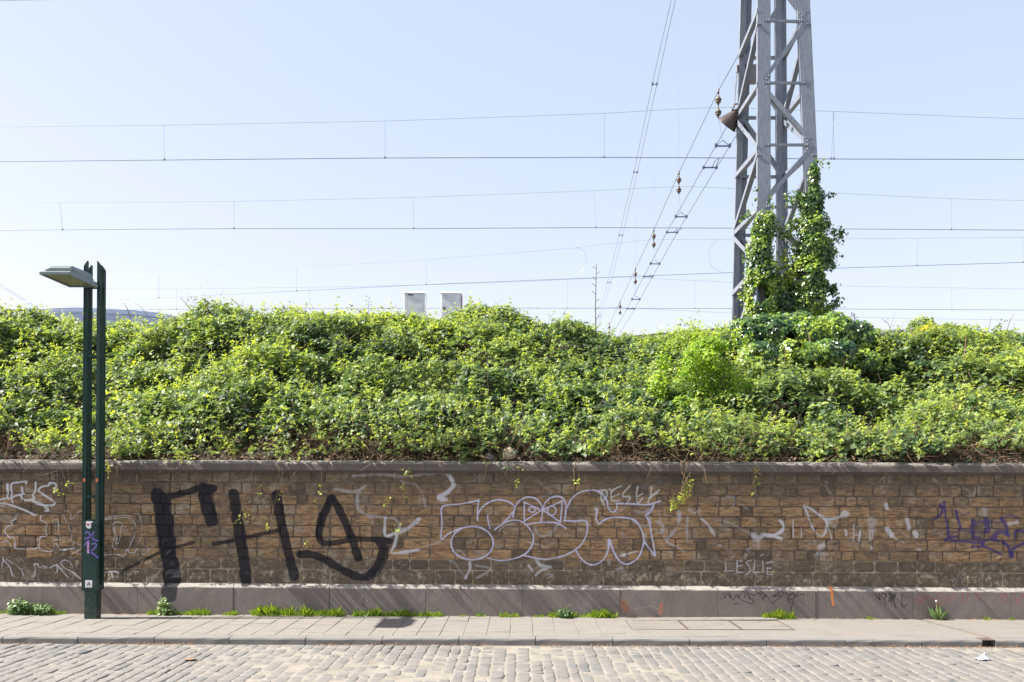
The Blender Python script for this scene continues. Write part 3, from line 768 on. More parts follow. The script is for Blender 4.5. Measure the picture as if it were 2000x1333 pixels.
for a, b in ((-60, -12.1), (12.1, 60)): m_.box((a, KERB_Y, -.12), (b, KERB_Y + .145, 0))
m_.build('far_kerb', M_kerb, kerb)
m_ = MB()
m_.box((dx0, KERB_Y + .002, -.004), (dx1, KERB_Y + .145, .001))
m_.box((dx0, KERB_Y + .12, -.12), (dx1, KERB_Y + .145, -.006))
m_.build('drain_mouth', M_iron, kerb)

# ================================================================ pavement
pav = empty('pavement'); tag(pav, kind='structure')
PY0 = KERB_Y + .150
m_ = MB(); m_.box((-60, PY0 - .003, -.2), (60, 11.3, -.0045)); m_.build('joint_bed', M_joint, pav)
XR = at(1236, 1225, 9.85).x            # where the slabs end and concrete begins
def slab(x0, x1, y0, y1, mat=M_slab, name='paving_slab', h=None, g=.004):
    h = random.uniform(-.0015, .003) if h is None else h
    tx = random.uniform(-.010, .010)
    x0 += g * .6; x1 -= g * .6; y0 += g * 1.3; y1 -= g * 1.3
    m_ = MB(); b_ = .003
    vs = []
    for ins, z in ((0, -.04), (0, -b_), (b_, 0)):
        for a, c in ((x0 + ins, y0 + ins), (x1 - ins, y0 + ins), (x1 - ins, y1 - ins), (x0 + ins, y1 - ins)):
            vs.append((a, c, z + h + tx * (a - x0) * (1 if z > -.03 else 0)))
    fs = [(8, 9, 10, 11)]
    for l in range(2):
        for i in range(4):
            j = (i + 1) % 4
            fs.append((l * 4 + i, l * 4 + j, l * 4 + 4 + j, l * 4 + 4 + i))
    m_.add(vs, fs)
    return m_.build(name, mat, pav)
xx = -8.6
cwid = .243
while xx < XR - .05:
    x1 = min(xx + cwid, XR)
    y = PY0
    ytop = float(wallY((xx + x1) / 2)) + .03
    first = random.choice([.10, .17, .24, .24])
    while y < ytop - .02:
        ln = first if y == PY0 else random.choice([.245, .245, .49, .49, .37])
        y1 = min(y + ln, ytop)
        if ytop - y1 < .09: y1 = ytop
        slab(xx, x1, y, y1)
        y = y1
    xx = x1
m_ = MB(); m_.box((-60, PY0, -.09), (-8.62, 11.2, .001)); m_.build('far_pavement', M_conc, pav)
# covers
cov = [at(1220, 1209, 10.32).x, at(1325, 1210, 10.32).x, at(1424, 1211, 10.32).x, at(1521, 1211, 10.32).x]
CY1, CY0 = 10.33, 9.70
C_X0, C_X1 = cov[0], cov[3]
def conc(x0, x1, y0, y1, z=0.0):
    return slab(x0, x1, y0, y1, M_conc, 'concrete_panel', z, .0025)
# concrete panels around the covers
xg0 = at(1800, 1212, 10.3).x; xg1 = at(1925, 1248, KERB_Y + .15).x
conc(XR, C_X0, PY0, 10.62)
conc(C_X0, C_X0 + .95, PY0, CY0 - .10); conc(C_X0 + .95, C_X1, PY0, CY0 - .10, .002)
conc(C_X0, C_X1, CY0 - .10, CY0 - .01, .001)
conc(C_X0, C_X1, CY1 + .01, 10.58)
gut_a = (xg0, 10.50); gut_b = (xg1, PY0)
# panels left and right of the slanting gutter
def poly_panel(pts, z, mat, name):
    m_ = MB(); n = len(pts)
    vs = [(a, b, z) for a, b in pts] + [(a, b, z - .06) for a, b in pts]
    m_.add(vs, [tuple(range(n))] + [(i, n + i, n + (i + 1) % n, (i + 1) % n) for i in range(n)])
    return m_.build(name, mat, pav)
gw = .10
poly_panel([(C_X1, PY0), (gut_b[0], PY0), (gut_a[0], 10.52), (C_X1, 10.56)], .0, M_conc, 'concrete_panel')
poly_panel([(gut_b[0] + gw, PY0), (9.5, PY0), (9.5, 10.44), (gut_a[0] + gw, 10.52)], .002, M_conc, 'concrete_panel')
poly_panel([(gut_b[0] + .004, PY0), (gut_b[0] + gw - .004, PY0), (gut_a[0] + gw - .004, 10.52), (gut_a[0] + .004, 10.52)], -.007, M_gutter, 'gutter_channel')
m_ = MB(); m_.box((9.5, PY0, -.09), (60, 10.3, .001)); m_.build('far_pavement', M_conc, pav)
# tiled access covers (things of their own)
for ci, lab in enumerate(('tiled access cover in the pavement, leftmost of three', 'tiled access cover in the pavement, middle of three', 'tiled access cover in the pavement, rightmost of three')):
    x0, x1 = cov[ci] + .002, cov[ci + 1] - .002
    c_ = empty('access_cover', (x0, CY0, 0)); tag(c_, lab, 'access cover', 'tiled access covers')
    W_, D_ = x1 - x0, CY1 - CY0
    m_ = MB()
    t_ = .012
    m_.box((0, 0, -.05), (W_, t_, .002)); m_.box((0, D_ - t_, -.05), (W_, D_, .002)); m_.box((0, t_, -.05), (t_, D_ - t_, .002)); m_.box((W_ - t_, t_, -.05), (W_, D_ - t_, .002))
    m_.build('frame', M_iron, c_)
    m_ = MB(); m_.box((t_, t_, -.05), (W_ - t_, D_ - t_, -.005)); m_.build('tray', M_gutter, c_)
    tw, th = (W_ - 2 * t_) / 6, (D_ - 2 * t_) / 5
    tm = MB(); tm.bevbox((.0035, .0045, -.02), (tw - .0035, th - .0045, .001), .002); tme = tm.mesh('tile'); tme.materials.append(M_tile)
    for i in range(6):
        for j in range(5):
            o = link('tile', tme, None, c_); o.location = (t_ + i * tw, t_ + j * th, random.uniform(-.001, .001))

# ================================================================ stone wall
wall = empty('stone_wall', (0, WALL_Y, 0), WALL_RZ)
tag(wall, 'long brown stone retaining wall covered in black and white graffiti, with bluestone plinth and coping', 'wall')
m_ = MB(); m_.box((-14, .086, 0), (14, .25, 1.705)); m_.build('mortar', M_mortar, wall)
m_ = MB(); m_.box((-14, .02, 0), (14, .074, .02))
CR_H = [80, 60, 60, 65, 65, 60, 60, 58, 67, 60]
tot = sum(CR_H); zc = .368; zs = [zc]
for h in CR_H:
    zc += h / tot * (1.700 - .368); zs.append(zc)
UC = wl(644, 1000, .06)[0]             # settlement crack
stones = []
for r in range(10):
    u = -13.9 + random.uniform(0, .2)
    hh = zs[r + 1] - zs[r]
    while u < 13.9:
        ln = random.uniform(.20, .30) if r in (0, 1) else random.choice([random.uniform(.12, .20), random.uniform(.20, .29), random.uniform(.25, .38)])
        u1 = u + ln
        if u < UC < u1: u1 = UC if UC - u > .09 else u1
        if abs(u - UC) < 1e-6: u += .010
        if u1 == UC: u1 = UC - .004
        stones.append((u, u1, zs[r], zs[r + 1], r))
        u = u1 if u1 < UC - .01 or u > UC else UC
        if u1 == UC - .004: u = UC + .010
def stone_geo(u0, u1, z0, z1, r):
    g_ = random.uniform(.004, .009) if r > 1 else .005
    u0 += g_; u1 -= g_; z0 += g_ * .8; z1 -= g_ * .8
    z0 += random.uniform(-.002, .003); z1 += random.uniform(-.004, .002)
    nx, nz = 6, 4
    rough = random.choice([.004, .008, .013]) if r > 1 else random.choice([.002, .004, .008])
    base = .066 + random.uniform(-.005, .005)
    vs = []
    for j in range(nz):
        for i in range(nx):
            s_ = i / (nx - 1); t_ = j / (nz - 1)
            e = min(min(s_, 1 - s_) * (u1 - u0), min(t_, 1 - t_) * (z1 - z0))
            edge = i in (0, nx - 1) or j in (0, nz - 1)
            corner = i in (0, nx - 1) and j in (0, nz - 1)
            x_ = u0 + (u1 - u0) * s_; z_ = z0 + (z1 - z0) * t_
            if corner:
                x_ += .007 * (1 if i == 0 else -1) * random.uniform(.3, 1.5); z_ += .006 * (1 if j == 0 else -1) * random.uniform(.3, 1.5)
            elif edge:
                x_ += random.uniform(-.003, .003); z_ += random.uniform(-.003, .003)
            else:
                x_ += random.uniform(-.012, .012); z_ += random.uniform(-.008, .008)
            y_ = base + (.008 if edge else random.uniform(-rough, rough))
            vs.append((x_, y_, z_))
    fs = [(j * nx + i, j * nx + i + 1, (j + 1) * nx + i + 1, (j + 1) * nx + i) for j in range(nz - 1) for i in range(nx - 1)]
    ring = [i for i in range(nx)] + [j * nx + nx - 1 for j in range(1, nz)] + [(nz - 1) * nx + i for i in range(nx - 2, -1, -1)] + [j * nx for j in range(nz - 2, 0, -1)]
    b = len(vs)
    for k in ring: vs.append((vs[k][0], .105, vs[k][2]))
    n = len(ring)
    fs += [(ring[k], b + k, b + (k + 1) % n, ring[(k + 1) % n]) for k in range(n)]
    return vs, fs
ul, ur = wl(-5, 1050, .06)[0], wl(2005, 1050, .06)[0]
inf = [i for i, s_ in enumerate(stones) if s_[1] > ul and s_[0] < ur]
inf.sort(key=lambda i: -(min(stones[i][1], ur) - max(stones[i][0], ul)) * (stones[i][3] - stones[i][2]))
singles = set(inf[:300])
rest = MB()
for i, s_ in enumerate(stones):
    vs, fs = stone_geo(*s_)
    if i in singles:
        m_ = MB(); m_.add(vs, fs); m_.build('stone', M_stone, wall)
    else: rest.add(vs, fs)
o = rest.build('small_stones', M_stone, wall); o['kind'] = 'stuff'
m_ = MB(); m_.box((-13.95, .0795, .362), (13.95, .0855, .655)); m_.build('repointed_mortar', M_mortar, wall)
# plinth blocks
pj = [82, 268, 455, 643, 831, 1021, 1211, 1402, 1593, 1783, 1975]
PJ = [wl(p, 1180)[0] for p in pj]
while PJ[0] > -13: PJ.insert(0, PJ[0] - 1.14)
while PJ[-1] < 13: PJ.append(PJ[-1] + 1.14)
def strip_block(a, b, prof, jit=.0015, n=10, gap=.002, cap=True):
    m_ = MB(); a += gap; b -= gap
    k = len(prof)
    vs = []
    for i in range(n + 1):
        u = a + (b - a) * i / n
        for (y_, z_, j_) in prof:
            vs.append((u, y_ + random.uniform(-jit, jit) * j_, z_ + random.uniform(-jit, jit) * j_))
    fs = []
    for i in range(n):
        for q in range(k):
            q2 = (q + 1) % k
            fs.append((i * k + q, (i + 1) * k + q, (i + 1) * k + q2, i * k + q2))
    fs += [tuple(range(k)), tuple(n * k + q for q in range(k - 1, -1, -1))]
    m_.add(vs, fs)
    return m_
for a, b in zip(PJ[:-1], PJ[1:]):
    dy = random.uniform(-.002, .002)
    prof = [(.0 + dy, -.05, 0), (dy, .16, .6), (dy, .322, 1), (.006 + dy, .332, 1), (.060, .366, .5), (.085, .366, 0), (.085, -.05, 0)]
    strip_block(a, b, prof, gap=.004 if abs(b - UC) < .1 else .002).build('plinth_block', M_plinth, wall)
cj = [640, 831, 1021, 1212, 1404, 1595, 1783]
CJ = [wl(p, 912)[0] for p in cj]
while CJ[0] > -13: CJ.insert(0, CJ[0] - 1.14)
while CJ[-1] < 13: CJ.append(CJ[-1] + 1.14)
for a, b in zip(CJ[:-1], CJ[1:]):
    dy = random.uniform(-.002, .002)
    prof = [(.050, 1.702, 0), (.048, 1.712, 0), (.002 + dy, 1.716, .5), (-.003 + dy, 1.722, 1), (dy - .003, 1.775, 1), (.003 + dy, 1.797, 1), (.020, 1.816, 1), (.055, 1.828, .8), (.12, 1.838, .5), (.33, 1.84, 0), (.33, 1.702, 0)]
    strip_block(a, b, prof, jit=.0012, n=12, gap=.0016).build('coping_stone', M_coping, wall)
m_ = MB(); m_.box((-13, .05, 1.688), (13, .10, 1.701)); m_.build('drip_course', M_coping, wall)

# ================================================================ street lamp
PX0 = at(184, 1204, 10.30)
LX, LY = at(181, 1180, 10.33).x, 10.33
lamp = empty('street_lamp', (LX, LY, 0)); lamp.rotation_euler.y = .003
tag(lamp, 'tall dark green twin post street lamp with flat head standing against the wall', 'street lamp')
SC = 10.30 / F_PX
HP = .092      # half spacing to outer edge
ztopL = CAM_H + (CY - 520) * SC
def post(sx, sy):
    m_ = MB()
    xo, xi = sx * HP, sx * (HP - .036)
    a, b = min(xo, xi), max(xo, xi)
    y0, y1 = (-.068, -.030) if sy < 0 else (.030, .068)
    # hollow channel: web on the outside, lips
    t_ = .006
    z0 = .33
    zi, zo = ztopL + .035 - (.025 if sy > 0 else 0), ztopL - .015 - (.025 if sy > 0 else 0)
    zl, zr = (zo, zi) if sx < 0 else (zi, zo)
    vs = [(a, y0, z0), (b, y0, z0), (b, y1, z0), (a, y1, z0), (a, y0, zl), (b, y0, zr), (b, y1, zr), (a, y1, zl)]
    m_.add(vs, [(0, 3, 2, 1), (4, 5, 6, 7), (0, 1, 5, 4), (1, 2, 6, 5), (2, 3, 7, 6), (3, 0, 4, 7)])
    # raised ribs on the outer corners
    ym = y0 if sy < 0 else y1
    m_.box((xo - .004, y0 - .004, z0), (xo + .004, y0 + .010, min(zl, zr) - .01))
    m_.box((xo - .004, y1 - .010, z0), (xo + .004, y1 + .004, min(zl, zr) - .01))
    return m_
for sx in (-1, 1):
    for sy in (-1, 1):
        post(sx, sy).build('post', M_green, lamp)
def zpx(py): return CAM_H + (CY - py) * SC + .0
for zb in (zpx(700), zpx(838), zpx(974)):
    for yy in (-.064, .040):
        m_ = MB(); m_.bevbox((-HP + .037, yy, zb - .014), (HP - .037, yy + .024, zb + .018), .004); m_.build('cross_bar', M_green, lamp)
ZB1, ZB0 = zpx(1018), zpx(1152)
m_ = MB(); m_.bevbox((-HP + .037, -.064, ZB0), (HP - .037, .064, ZB1), .004)
m_.build('service_box', M_green, lamp)
m_ = MB(); m_.bevbox((-HP + .012, -.0745, ZB0 + .02), (HP - .012, -.0690, ZB1 - .03), .0015); m_.build('service_door', M_green, lamp)
# tapering collar and foot
m_ = MB()
def fr(hx, hy, z): return [(-hx, -hy, z), (hx, -hy, z), (hx, hy, z), (-hx, hy, z)]
vs = fr(HP + .004, .0735, ZB0 + .03) + fr(HP + .004, .0735, ZB0) + fr(.072, .060, ZB0 - .035)
m_.add(vs, [(0, 1, 2, 3), (11, 10, 9, 8)] + [(l * 4 + i, l * 4 + 4 + i, l * 4 + 4 + (i + 1) % 4, l * 4 + (i + 1) % 4) for l in range(2) for i in range(4)])
m_.build('collar', M_green, lamp)
m_ = MB(); m_.bevbox((-.072, -.060, -.02), (.072, .060, ZB0 - .034), .006); m_.build('foot', M_green, lamp)
# head reaching over the pavement
m_ = MB()
hw = .160
zt = ztopL - .285
def loft(m_, rings, mi=0):
    n = len(rings[0]); b = len(m_.v)
    for r_ in rings: m_.v += [tuple(p) for p in r_]
    for l in range(len(rings) - 1):
        for i in range(n):
            m_.f.append((b + l * n + i, b + l * n + (i + 1) % n, b + (l + 1) * n + (i + 1) % n, b + (l + 1) * n + i)); m_.m.append(mi)
    m_.f.append(tuple(b + i for i in range(n - 1, -1, -1))); m_.m.append(mi)
    m_.f.append(tuple(b + (len(rings) - 1) * n + i for i in range(n))); m_.m.append(mi)
HXC = -.072
YB, YF = -.12, -.76
ZF, ZBk = zt + .012, zt + .012
head = MB()
# upper cap with rounded shoulders: front ring to back ring
def capring(y, z, hw_, hh):
    return [(HXC - hw_, y, z), (HXC + hw_, y, z), (HXC + hw_, y, z + hh * .45), (HXC + hw_ - .025, y, z + hh), (HXC - hw_ + .05, y, z + hh), (HXC - hw_, y, z + hh * .45)]
loft(head, [capring(YF + .075, zt + .052, hw - .022, .035), capring(YF + .13, zt + .050, hw - .010, .075), capring(YB - .08, zt + .035, hw - .010, .105), capring(YB, zt + .03, hw - .04, .03)])
head.build('lamp_cap', M_headgrey, lamp)
tray = MB()
def trring(y, z, hw_, hh): return [(HXC - hw_, y, z), (HXC + hw_, y, z), (HXC + hw_ - .015, y, z + hh), (HXC - hw_ + .015, y, z + hh)]
m_ = MB()
# frame of the tray: four sloping sides around the diffuser
t_ = .022
for (a0, b0, a1, b1) in ((-hw, YF, hw, YF + t_), (-hw, YB - t_, hw, YB), (-hw, YF + t_, -hw + t_, YB - t_), (hw - t_, YF + t_, hw, YB - t_)):
    m_.box((HXC + a0, b0, zt), (HXC + a1, b1, zt + .028))
loft(m_, [[(HXC - hw, YF, zt + .027), (HXC + hw, YF, zt + .027), (HXC + hw, YB, zt + .027), (HXC - hw, YB, zt + .027)], [(HXC - hw + .03, YF + .05, zt + .050), (HXC + hw - .012, YF + .05, zt + .050), (HXC + hw - .012, YB, zt + .050), (HXC - hw + .03, YB, zt + .050)]])
m_.build('lamp_tray', M_headgrey, lamp)
m_ = MB(); m_.box((HXC - hw + t_ + .002, YF + t_ + .002, zt + .010), (HXC + hw - t_ - .002, YB - t_ - .002, zt + .024)); m_.build('diffuser', M_glass, lamp)
m_ = MB(); m_.bevbox((-.052, -.15, zt + .015), (.052, .03, zt + .075), .01); m_.box((-HP + .037, .03, zt + .02), (HP - .037, .06, zt + .06)); m_.build('head_bracket', M_green, lamp)
# stickers and tags on the lamp
yf = -.0835
def flat_box(x0, x1, z0, z1, y=-.0748, t=.0012): 
    m_ = MB(); m_.box((x0, y - t, z0), (x1, y, z1)); return m_
for sx in (-1, 1):
    o = flat_box(sx * (HP - .020) - .013, sx * (HP - .020) + .013, zpx(945), zpx(938), -.0722).build('reflector', M_orange_print, lamp)
st = flat_box(-.052, .028, zpx(1150) , zpx(1136)).build('sticker', M_white_print, lamp)
m_ = MB()
for a, b in (((-.030, zpx(1147)), (-.014, zpx(1139.5))), ((.008, zpx(1147)), (-.010, zpx(1139.5))), ((-.022, zpx(1144)), (.0, zpx(1144)))):
    m_.prism((a[0], -.0766, a[1]), (b[0], -.0766, b[1]), [(-.004, -.0006), (.004, -.0006), (.004, .0006), (-.004, .0006)])
m_.build('sticker_figure', M_black_print, st)
st = MB(); z0, z1 = zpx(1035), zpx(1021)
st.add([(-.045, -.0760, z1), (-.048, -.0760, z0 + .02), (-.02, -.0760, z0 - .005), (.012, -.0760, z0 + .004), (.010, -.0760, z1 - .02), (.03, -.0760, z1 - .012), (.028, -.0760, z1 - .002)] + [(-.045, -.0749, z1), (-.048, -.0749, z0 + .02), (-.02, -.0749, z0 - .005), (.012, -.0749, z0 + .004), (.010, -.0749, z1 - .02), (.03, -.0749, z1 - .012), (.028, -.0749, z1 - .002)],
       [(0, 1, 2, 3, 4, 5, 6)] + [(i, 7 + i, 7 + (i + 1) % 7, (i + 1) % 7) for i in range(7)])
st = st.build('torn_sticker', M_white_print, lamp)
m_ = MB()
for a, b in (((-.042, z1 - .03), (-.015, z1 - .045)), ((-.030, z1 - .055), (-.002, z1 - .028))):
    m_.prism((a[0], -.0768, a[1]), (b[0], -.0768, b[1]), [(-.006, -.0006), (.006, -.0006), (.006, .0006), (-.006, .0006)])
m_.build('sticker_print', M_red_print, st)
def ribbon(ptsL, mat, name, wd, y=-.0772):
    m_ = MB()
    for pts in ptsL:
        q = smooth_pts([((x_ - 140) , y_) for x_, y_ in pts], 4)
        pp = [at(a + 140, b, LY - .077) for a, b in q]
        pp = [Vector((p.x - LX, y, p.z)) for p in pp]
        vs = []
        for i, p in enumerate(pp):
            t = pp[min(i + 1, len(pp) - 1)] - pp[max(i - 1, 0)]
            nrm = Vector((-t.z, 0, t.x)).normalized() * wd
            vs += [p - nrm, p + nrm, p + nrm + Vector((0, .0008, 0)), p - nrm + Vector((0, .0008, 0))]
        fs = []
        for i in range(len(pp) - 1):
            for k in range(4): fs.append((i * 4 + k, i * 4 + (k + 1) % 4, i * 4 + 4 + (k + 1) % 4, i * 4 + 4 + k))
        m_.add(vs, fs)
    return m_.build(name, mat, lamp)
qx = lambda a, b: (140 + a / 4.845, 940 + b / 4.845)
ribbon([[qx(125, 495), (qx(150, 480)), qx(180, 520), qx(215, 558), qx(250, 562)], [qx(210, 478), qx(180, 525), qx(118, 548)], [qx(118, 612), qx(140, 575), qx(160, 570), qx(155, 680)], [qx(185, 600), qx(215, 588), qx(232, 610), qx(200, 650), qx(160, 675)], [qx(160, 660), qx(205, 690), qx(250, 728)]], M_purple_print, 'purple_tag', .0085)
ribbon([[qx(155, 575), qx(152, 640), qx(155, 685)]], M_pink_print, 'pink_tag', .011, -.0782)

# ================================================================ lattice mast
def H(px, py, Y): return at(px, py, Y)
YBt, YBb = 16.85, 16.40       # front legs at y=0 / y=620
YKt, YKb = 18.25, 18.35
LEG = {'B': ((1492.5, 0, YBt), (1492.5, 620, YBb)), 'D': ((1569.5, 0, YBt), (1598, 620, YBb)), 'A': ((1456.5, 0, YKt), (1440, 620, YKb)), 'C': ((1523.5, 0, YKt), (1528.5, 620, YKb))}
mast = empty('lattice_mast', tuple(at(1515, 690, 17.3)))
tag(mast, 'grey steel lattice railway mast with ivy climbing its front legs', 'mast')
mloc = mast.location.copy()
def legpt(k, py):
    a, b = LEG[k]; t = py / 620
    A_, B_ = at(*a), at(*b)
    # solve for the parameter whose projection has this py
    lo, hi_ = -1.5, 2.0
    for _ in range(40):
        md = (lo + hi_) / 2
        P = A_ + (B_ - A_) * md
        if proj(P)[1] < py: lo = md
        else: hi_ = md
    return A_ + (B_ - A_) * lo
def mbuild(m_, name, mat, parent=mast, smooth=False):
    m_.v = [(a - mloc.x, b - mloc.y, c - mloc.z) for a, b, c in m_.v]
    return m_.build(name, mat, parent, smooth)
LW, LF, LT = .122, .095, .011
def usec(sgn): # web at front (sgn -1) or back (+1); section (a: side, b: up = +Y)
    w_, f_, t_ = LW, LF, LT
    s_ = sgn
    pts = [(-w_, 0), (w_, 0), (w_, -s_ * f_), (w_ - t_, -s_ * f_), (w_ - t_, -s_ * t_), (-w_ + t_, -s_ * t_), (-w_ + t_, -s_ * f_), (-w_, -s_ * f_)]
    return pts
def half_sec():
    w_, f_, t_ = LW, LF, LT
    return [(w_, 0), (-w_, 0), (-w_, -t_), (w_ - t_, -t_), (w_ - t_, -f_ + t_), (.0, -f_ + t_), (.0, -f_), (w_, -f_)]
for k, sg in (('B', -1), ('D', -1), ('A', 1), ('C', 1)):
    P, Q = legpt(k, -330), legpt(k, 720 if sg < 0 else 700)
    m_ = MB(); m_.prism(Q, P, usec(sg) if sg < 0 else half_sec(), up=Vector((0, 1, 0)))
    mbuild(m_, 'leg', M_galv)
Lsec = lambda w_=.042, t_=.007: [(-w_, -w_), (w_, -w_), (w_, -w_ + t_), (-w_ + t_, -w_ + t_), (-w_ + t_, w_), (-w_, w_)]
def brace(k1, y1, k2, y2, name='diagonal_brace', w_=.045, up=Vector((0, 1, 0)), off=Vector((0, 0, 0)), mat=M_galv):
    P, Q = legpt(k1, y1) + off, legpt(k2, y2) + off
    m_ = MB(); m_.prism(P, Q, Lsec(w_), up=up)
    mbuild(m_, name, mat)
FO = Vector((0, .016, 0))   # inside the front webs
FN = [40, 162, 283, 404.5, 522, 640]
for i, y_ in enumerate(FN): brace('B', y_, 'D', y_ + (0 if i else 2), 'horizontal_brace', .022, off=FO)
brace('B', -60, 'D', -62, 'horizontal_brace', .022, off=FO)
for (k1, y1, k2, y2) in (('B', -75, 'D', 30), ('D', 50, 'B', 155), ('B', 172, 'D', 272), ('D', 292, 'B', 396), ('B', 414, 'D', 512), ('D', 532, 'B', 632), ('D', -180, 'B', -85)):
    brace(k1, y1, k2, y2, w_=.040, off=FO + Vector((0, .02, 0)))
# back frame
for y_ in (-10, 115, 232, 347, 461, 575): brace('A', y_, 'C', y_, 'horizontal_brace', .028, off=Vector((0, -.03, 0)))
for (k1, y1, k2, y2) in (('A', 120, 'C', 10), ('A', 120, 'C', 228), ('A', 236, 'C', 345), ('C', 350, 'A', 458), ('A', 464, 'C', 573), ('C', 578, 'A', 680), ('C', -5, 'A', -110)):
    brace(k1, y1, k2, y2, w_=.040, off=Vector((0, -.05, 0)))
# side frames
for (k1, k2) in (('A', 'B'), ('C', 'D')):
    so = Vector((-.09, 0, 0)) if k1 == 'A' else Vector((.07, 0, 0))
    nodes = [(-10, -60), (115, 30), (115, 60), (231, 66), (231, 172), (234, 290), (347, 290), (457, 300), (457, 408), (464, 510), (575, 520), (690, 520)]
    for (ya, yb) in ((-12, -90), (112, 20), (226, 45), (229, 165), (236, 288), (345, 292), (450, 300), (457, 408), (464, 515), (575, 520), (690, 530)):
        brace(k1, ya, k2, yb, 'diagonal_brace', .045, up=Vector((1, 0, .01)), off=so, mat=M_galv)
    for ya, yb in ((98, 25), (347, 283)):
        pass
# bolt heads
m_ = MB()
for y_, k in ((40, 'D'), (162, 'B'), (283, 'D'), (404, 'B')):
    sx_ = -1 if k == 'D' else 1
    P = legpt(k, y_)
    for (dx, dy) in ((.09, -.13), (.05, -.07), (.09, 0), (.05, 0), (.05, .08), (.09, .14)):
        q = P + Vector((sx_ * dx, -.006, -dy * 1.0))
        m_.lathe(q, (0, -1, 0), [(.015, -.006), (.015, .004), (.008, .012), (0, .013)], 8)
    k2 = 'B' if k == 'D' else 'D'
    P = legpt(k2, y_)
    for dx in (.05, .09):
        m_.lathe(P + Vector((-sx_ * dx, -.006, 0)), (0, -1, 0), [(.013, -.006), (.013, .004), (.006, .010), (0, .011)], 8)
for dy in np.arange(0, .5, .045):
    P = legpt('A', 590) + Vector((0, -LF, -float(dy)))
    for dx in (-.10, .10): m_.lathe(P + Vector((dx, -.002, 0)), (0, -1, 0), [(.012, -.01), (.012, .006), (0, .012)], 6)
o = mbuild(m_, 'bolt_heads', M_galv); o['kind'] = 'stuff'
# small equipment on the mast
m_ = MB(); P = at(1470, 142, 17.9); m_.box((P.x - .10, 17.8, P.z - .20), (P.x + .12, 18.0, P.z + .12)); mbuild(m_, 'equipment_box', M_steel_d)
m_ = MB(); m_.tube([at(1440, 135, 18.2), at(1436, 180, 18.2), at(1434, 210, 18.2)], .012); m_.tube([at(1440, 128, 18.2), at(1440, 142, 18.2)], .03); mbuild(m_, 'cable', M_steel_d)

# bell shaped lamp hanging beside the mast
fl = empty('bell_floodlight', tuple(at(1434, 212, 18.05)))
tag(fl, 'grey bell shaped floodlight hanging on the left side of the steel mast', 'floodlight')
fp = fl.location
def fbuild(m_, name, mat, smooth=True):
    m_.v = [(a - fp.x, b - fp.y, c - fp.z) for a, b, c in m_.v]
    return m_.build(name, mat, fl, smooth)
c_ = at(1422, 244, 18.05); apex = at(1443, 214, 18.15)
ax = Vector((-.55, .48, -.68)).normalized()
m_ = MB(); m_.lathe(apex - ax * .03, ax, [(.0, 0), (.045, 0), (.05, .06), (.065, .08), (.22, .40), (.226, .405), (.222, .395), (.06, .085), (0, .08)], 32); fbuild(m_, 'reflector', M_bell)
m_ = MB(); m_.lathe(apex + ax * .30, ax, [(0, 0), (.16, 0), (.16, .004), (0, .006)], 24); fbuild(m_, 'lens', M_glass)
m_ = MB(); m_.tube([at(1434, 204, 18.05), at(1430, 216, 18.05), apex], .018); m_.tube([at(1446, 203, 18.2), at(1434, 204, 18.05)], .016); fbuild(m_, 'bracket', M_iron)

# ================================================================ overhead wires
TRY = [19.2, 24.0, 28.7]
def wire(m_, pts, r):
    m_.tube([Vector(p) for p in pts], r, 5)
def wpts(lst, Yf):
    xs_ = [a for a, b in lst]
    out = []
    lst = sorted(lst)
    X_ = np.linspace(lst[0][0], lst[-1][0], 40)
    xa = np.array([a for a, b in lst]); ya = np.array([b for a, b in lst])
    # smooth interpolation
    for xq in X_:
        yq = float(np.interp(xq, xa, ya))
        out.append(at(xq, yq, Yf(xq) if callable(Yf) else Yf))
    return out
def catenary(label, Yf, contact, mess, droppers, rc=.0085, rm=.0042, jumpers=()):
    e = empty('overhead_line', tuple(at(1015, contact[len(contact) // 2][1], Yf(1015) if callable(Yf) else Yf)))
    tag(e, label, 'overhead line', 'overhead contact lines above the tracks')
    L0 = e.location
    def bb(m_, name, mat):
        m_.v = [(a - L0.x, b - L0.y, c - L0.z) for a, b, c in m_.v]
        m_.build(name, mat, e)
    m_ = MB(); wire(m_, wpts(contact, Yf), rc); bb(m_, 'contact_wire', M_wire)
    m_ = MB(); wire(m_, wpts(mess, Yf), rm); bb(m_, 'messenger_wire', M_wire2)
    ca, cb = zip(*sorted(contact)); ma, mb_ = zip(*sorted(mess))
    for (dx_, dx2) in droppers:
        yc = float(np.interp(dx2, ca, cb)); ym = float(np.interp(dx_, ma, mb_))
        Yd = Yf(dx_) if callable(Yf) else Yf
        m_ = MB(); wire(m_, [at(dx_, ym, Yd), at(dx2, yc, Yd)], .0040)
        p = at(dx2, yc, Yd); m_.box((p.x - .018, p.y - .012, p.z - .012), (p.x + .018, p.y + .012, p.z + .03))
        bb(m_, 'dropper', M_wire2)
    for jp in jumpers:
        m_ = MB(); wire(m_, [at(a, b, Yf(a) if callable(Yf) else Yf) for a, b in smooth_pts(jp, 5)], .005); bb(m_, 'jumper_wire', M_wire2)
ext = lambda l, d0, d1: [(-500, l[0][1] + d0)] + l + [(2500, l[-1][1] + d1)]
catenary('nearest overhead line, uppermost pair of horizontal wires across the sky', 19.2,
         ext([(0, 316), (320, 313), (750, 309), (1180, 308), (1430, 309), (1600, 311), (2000, 312)], 5, 2),
         ext([(0, 248), (320, 245), (750, 237), (1180, 222), (1330, 213), (1400, 209), (1440, 211), (1600, 217), (1800, 225), (2000, 233)], 8, 8),
         [(320, 321), (752, 752), (1181, 1180), (1629, 1623), (1627, 1629), (-110, -110), (2060, 2062)])
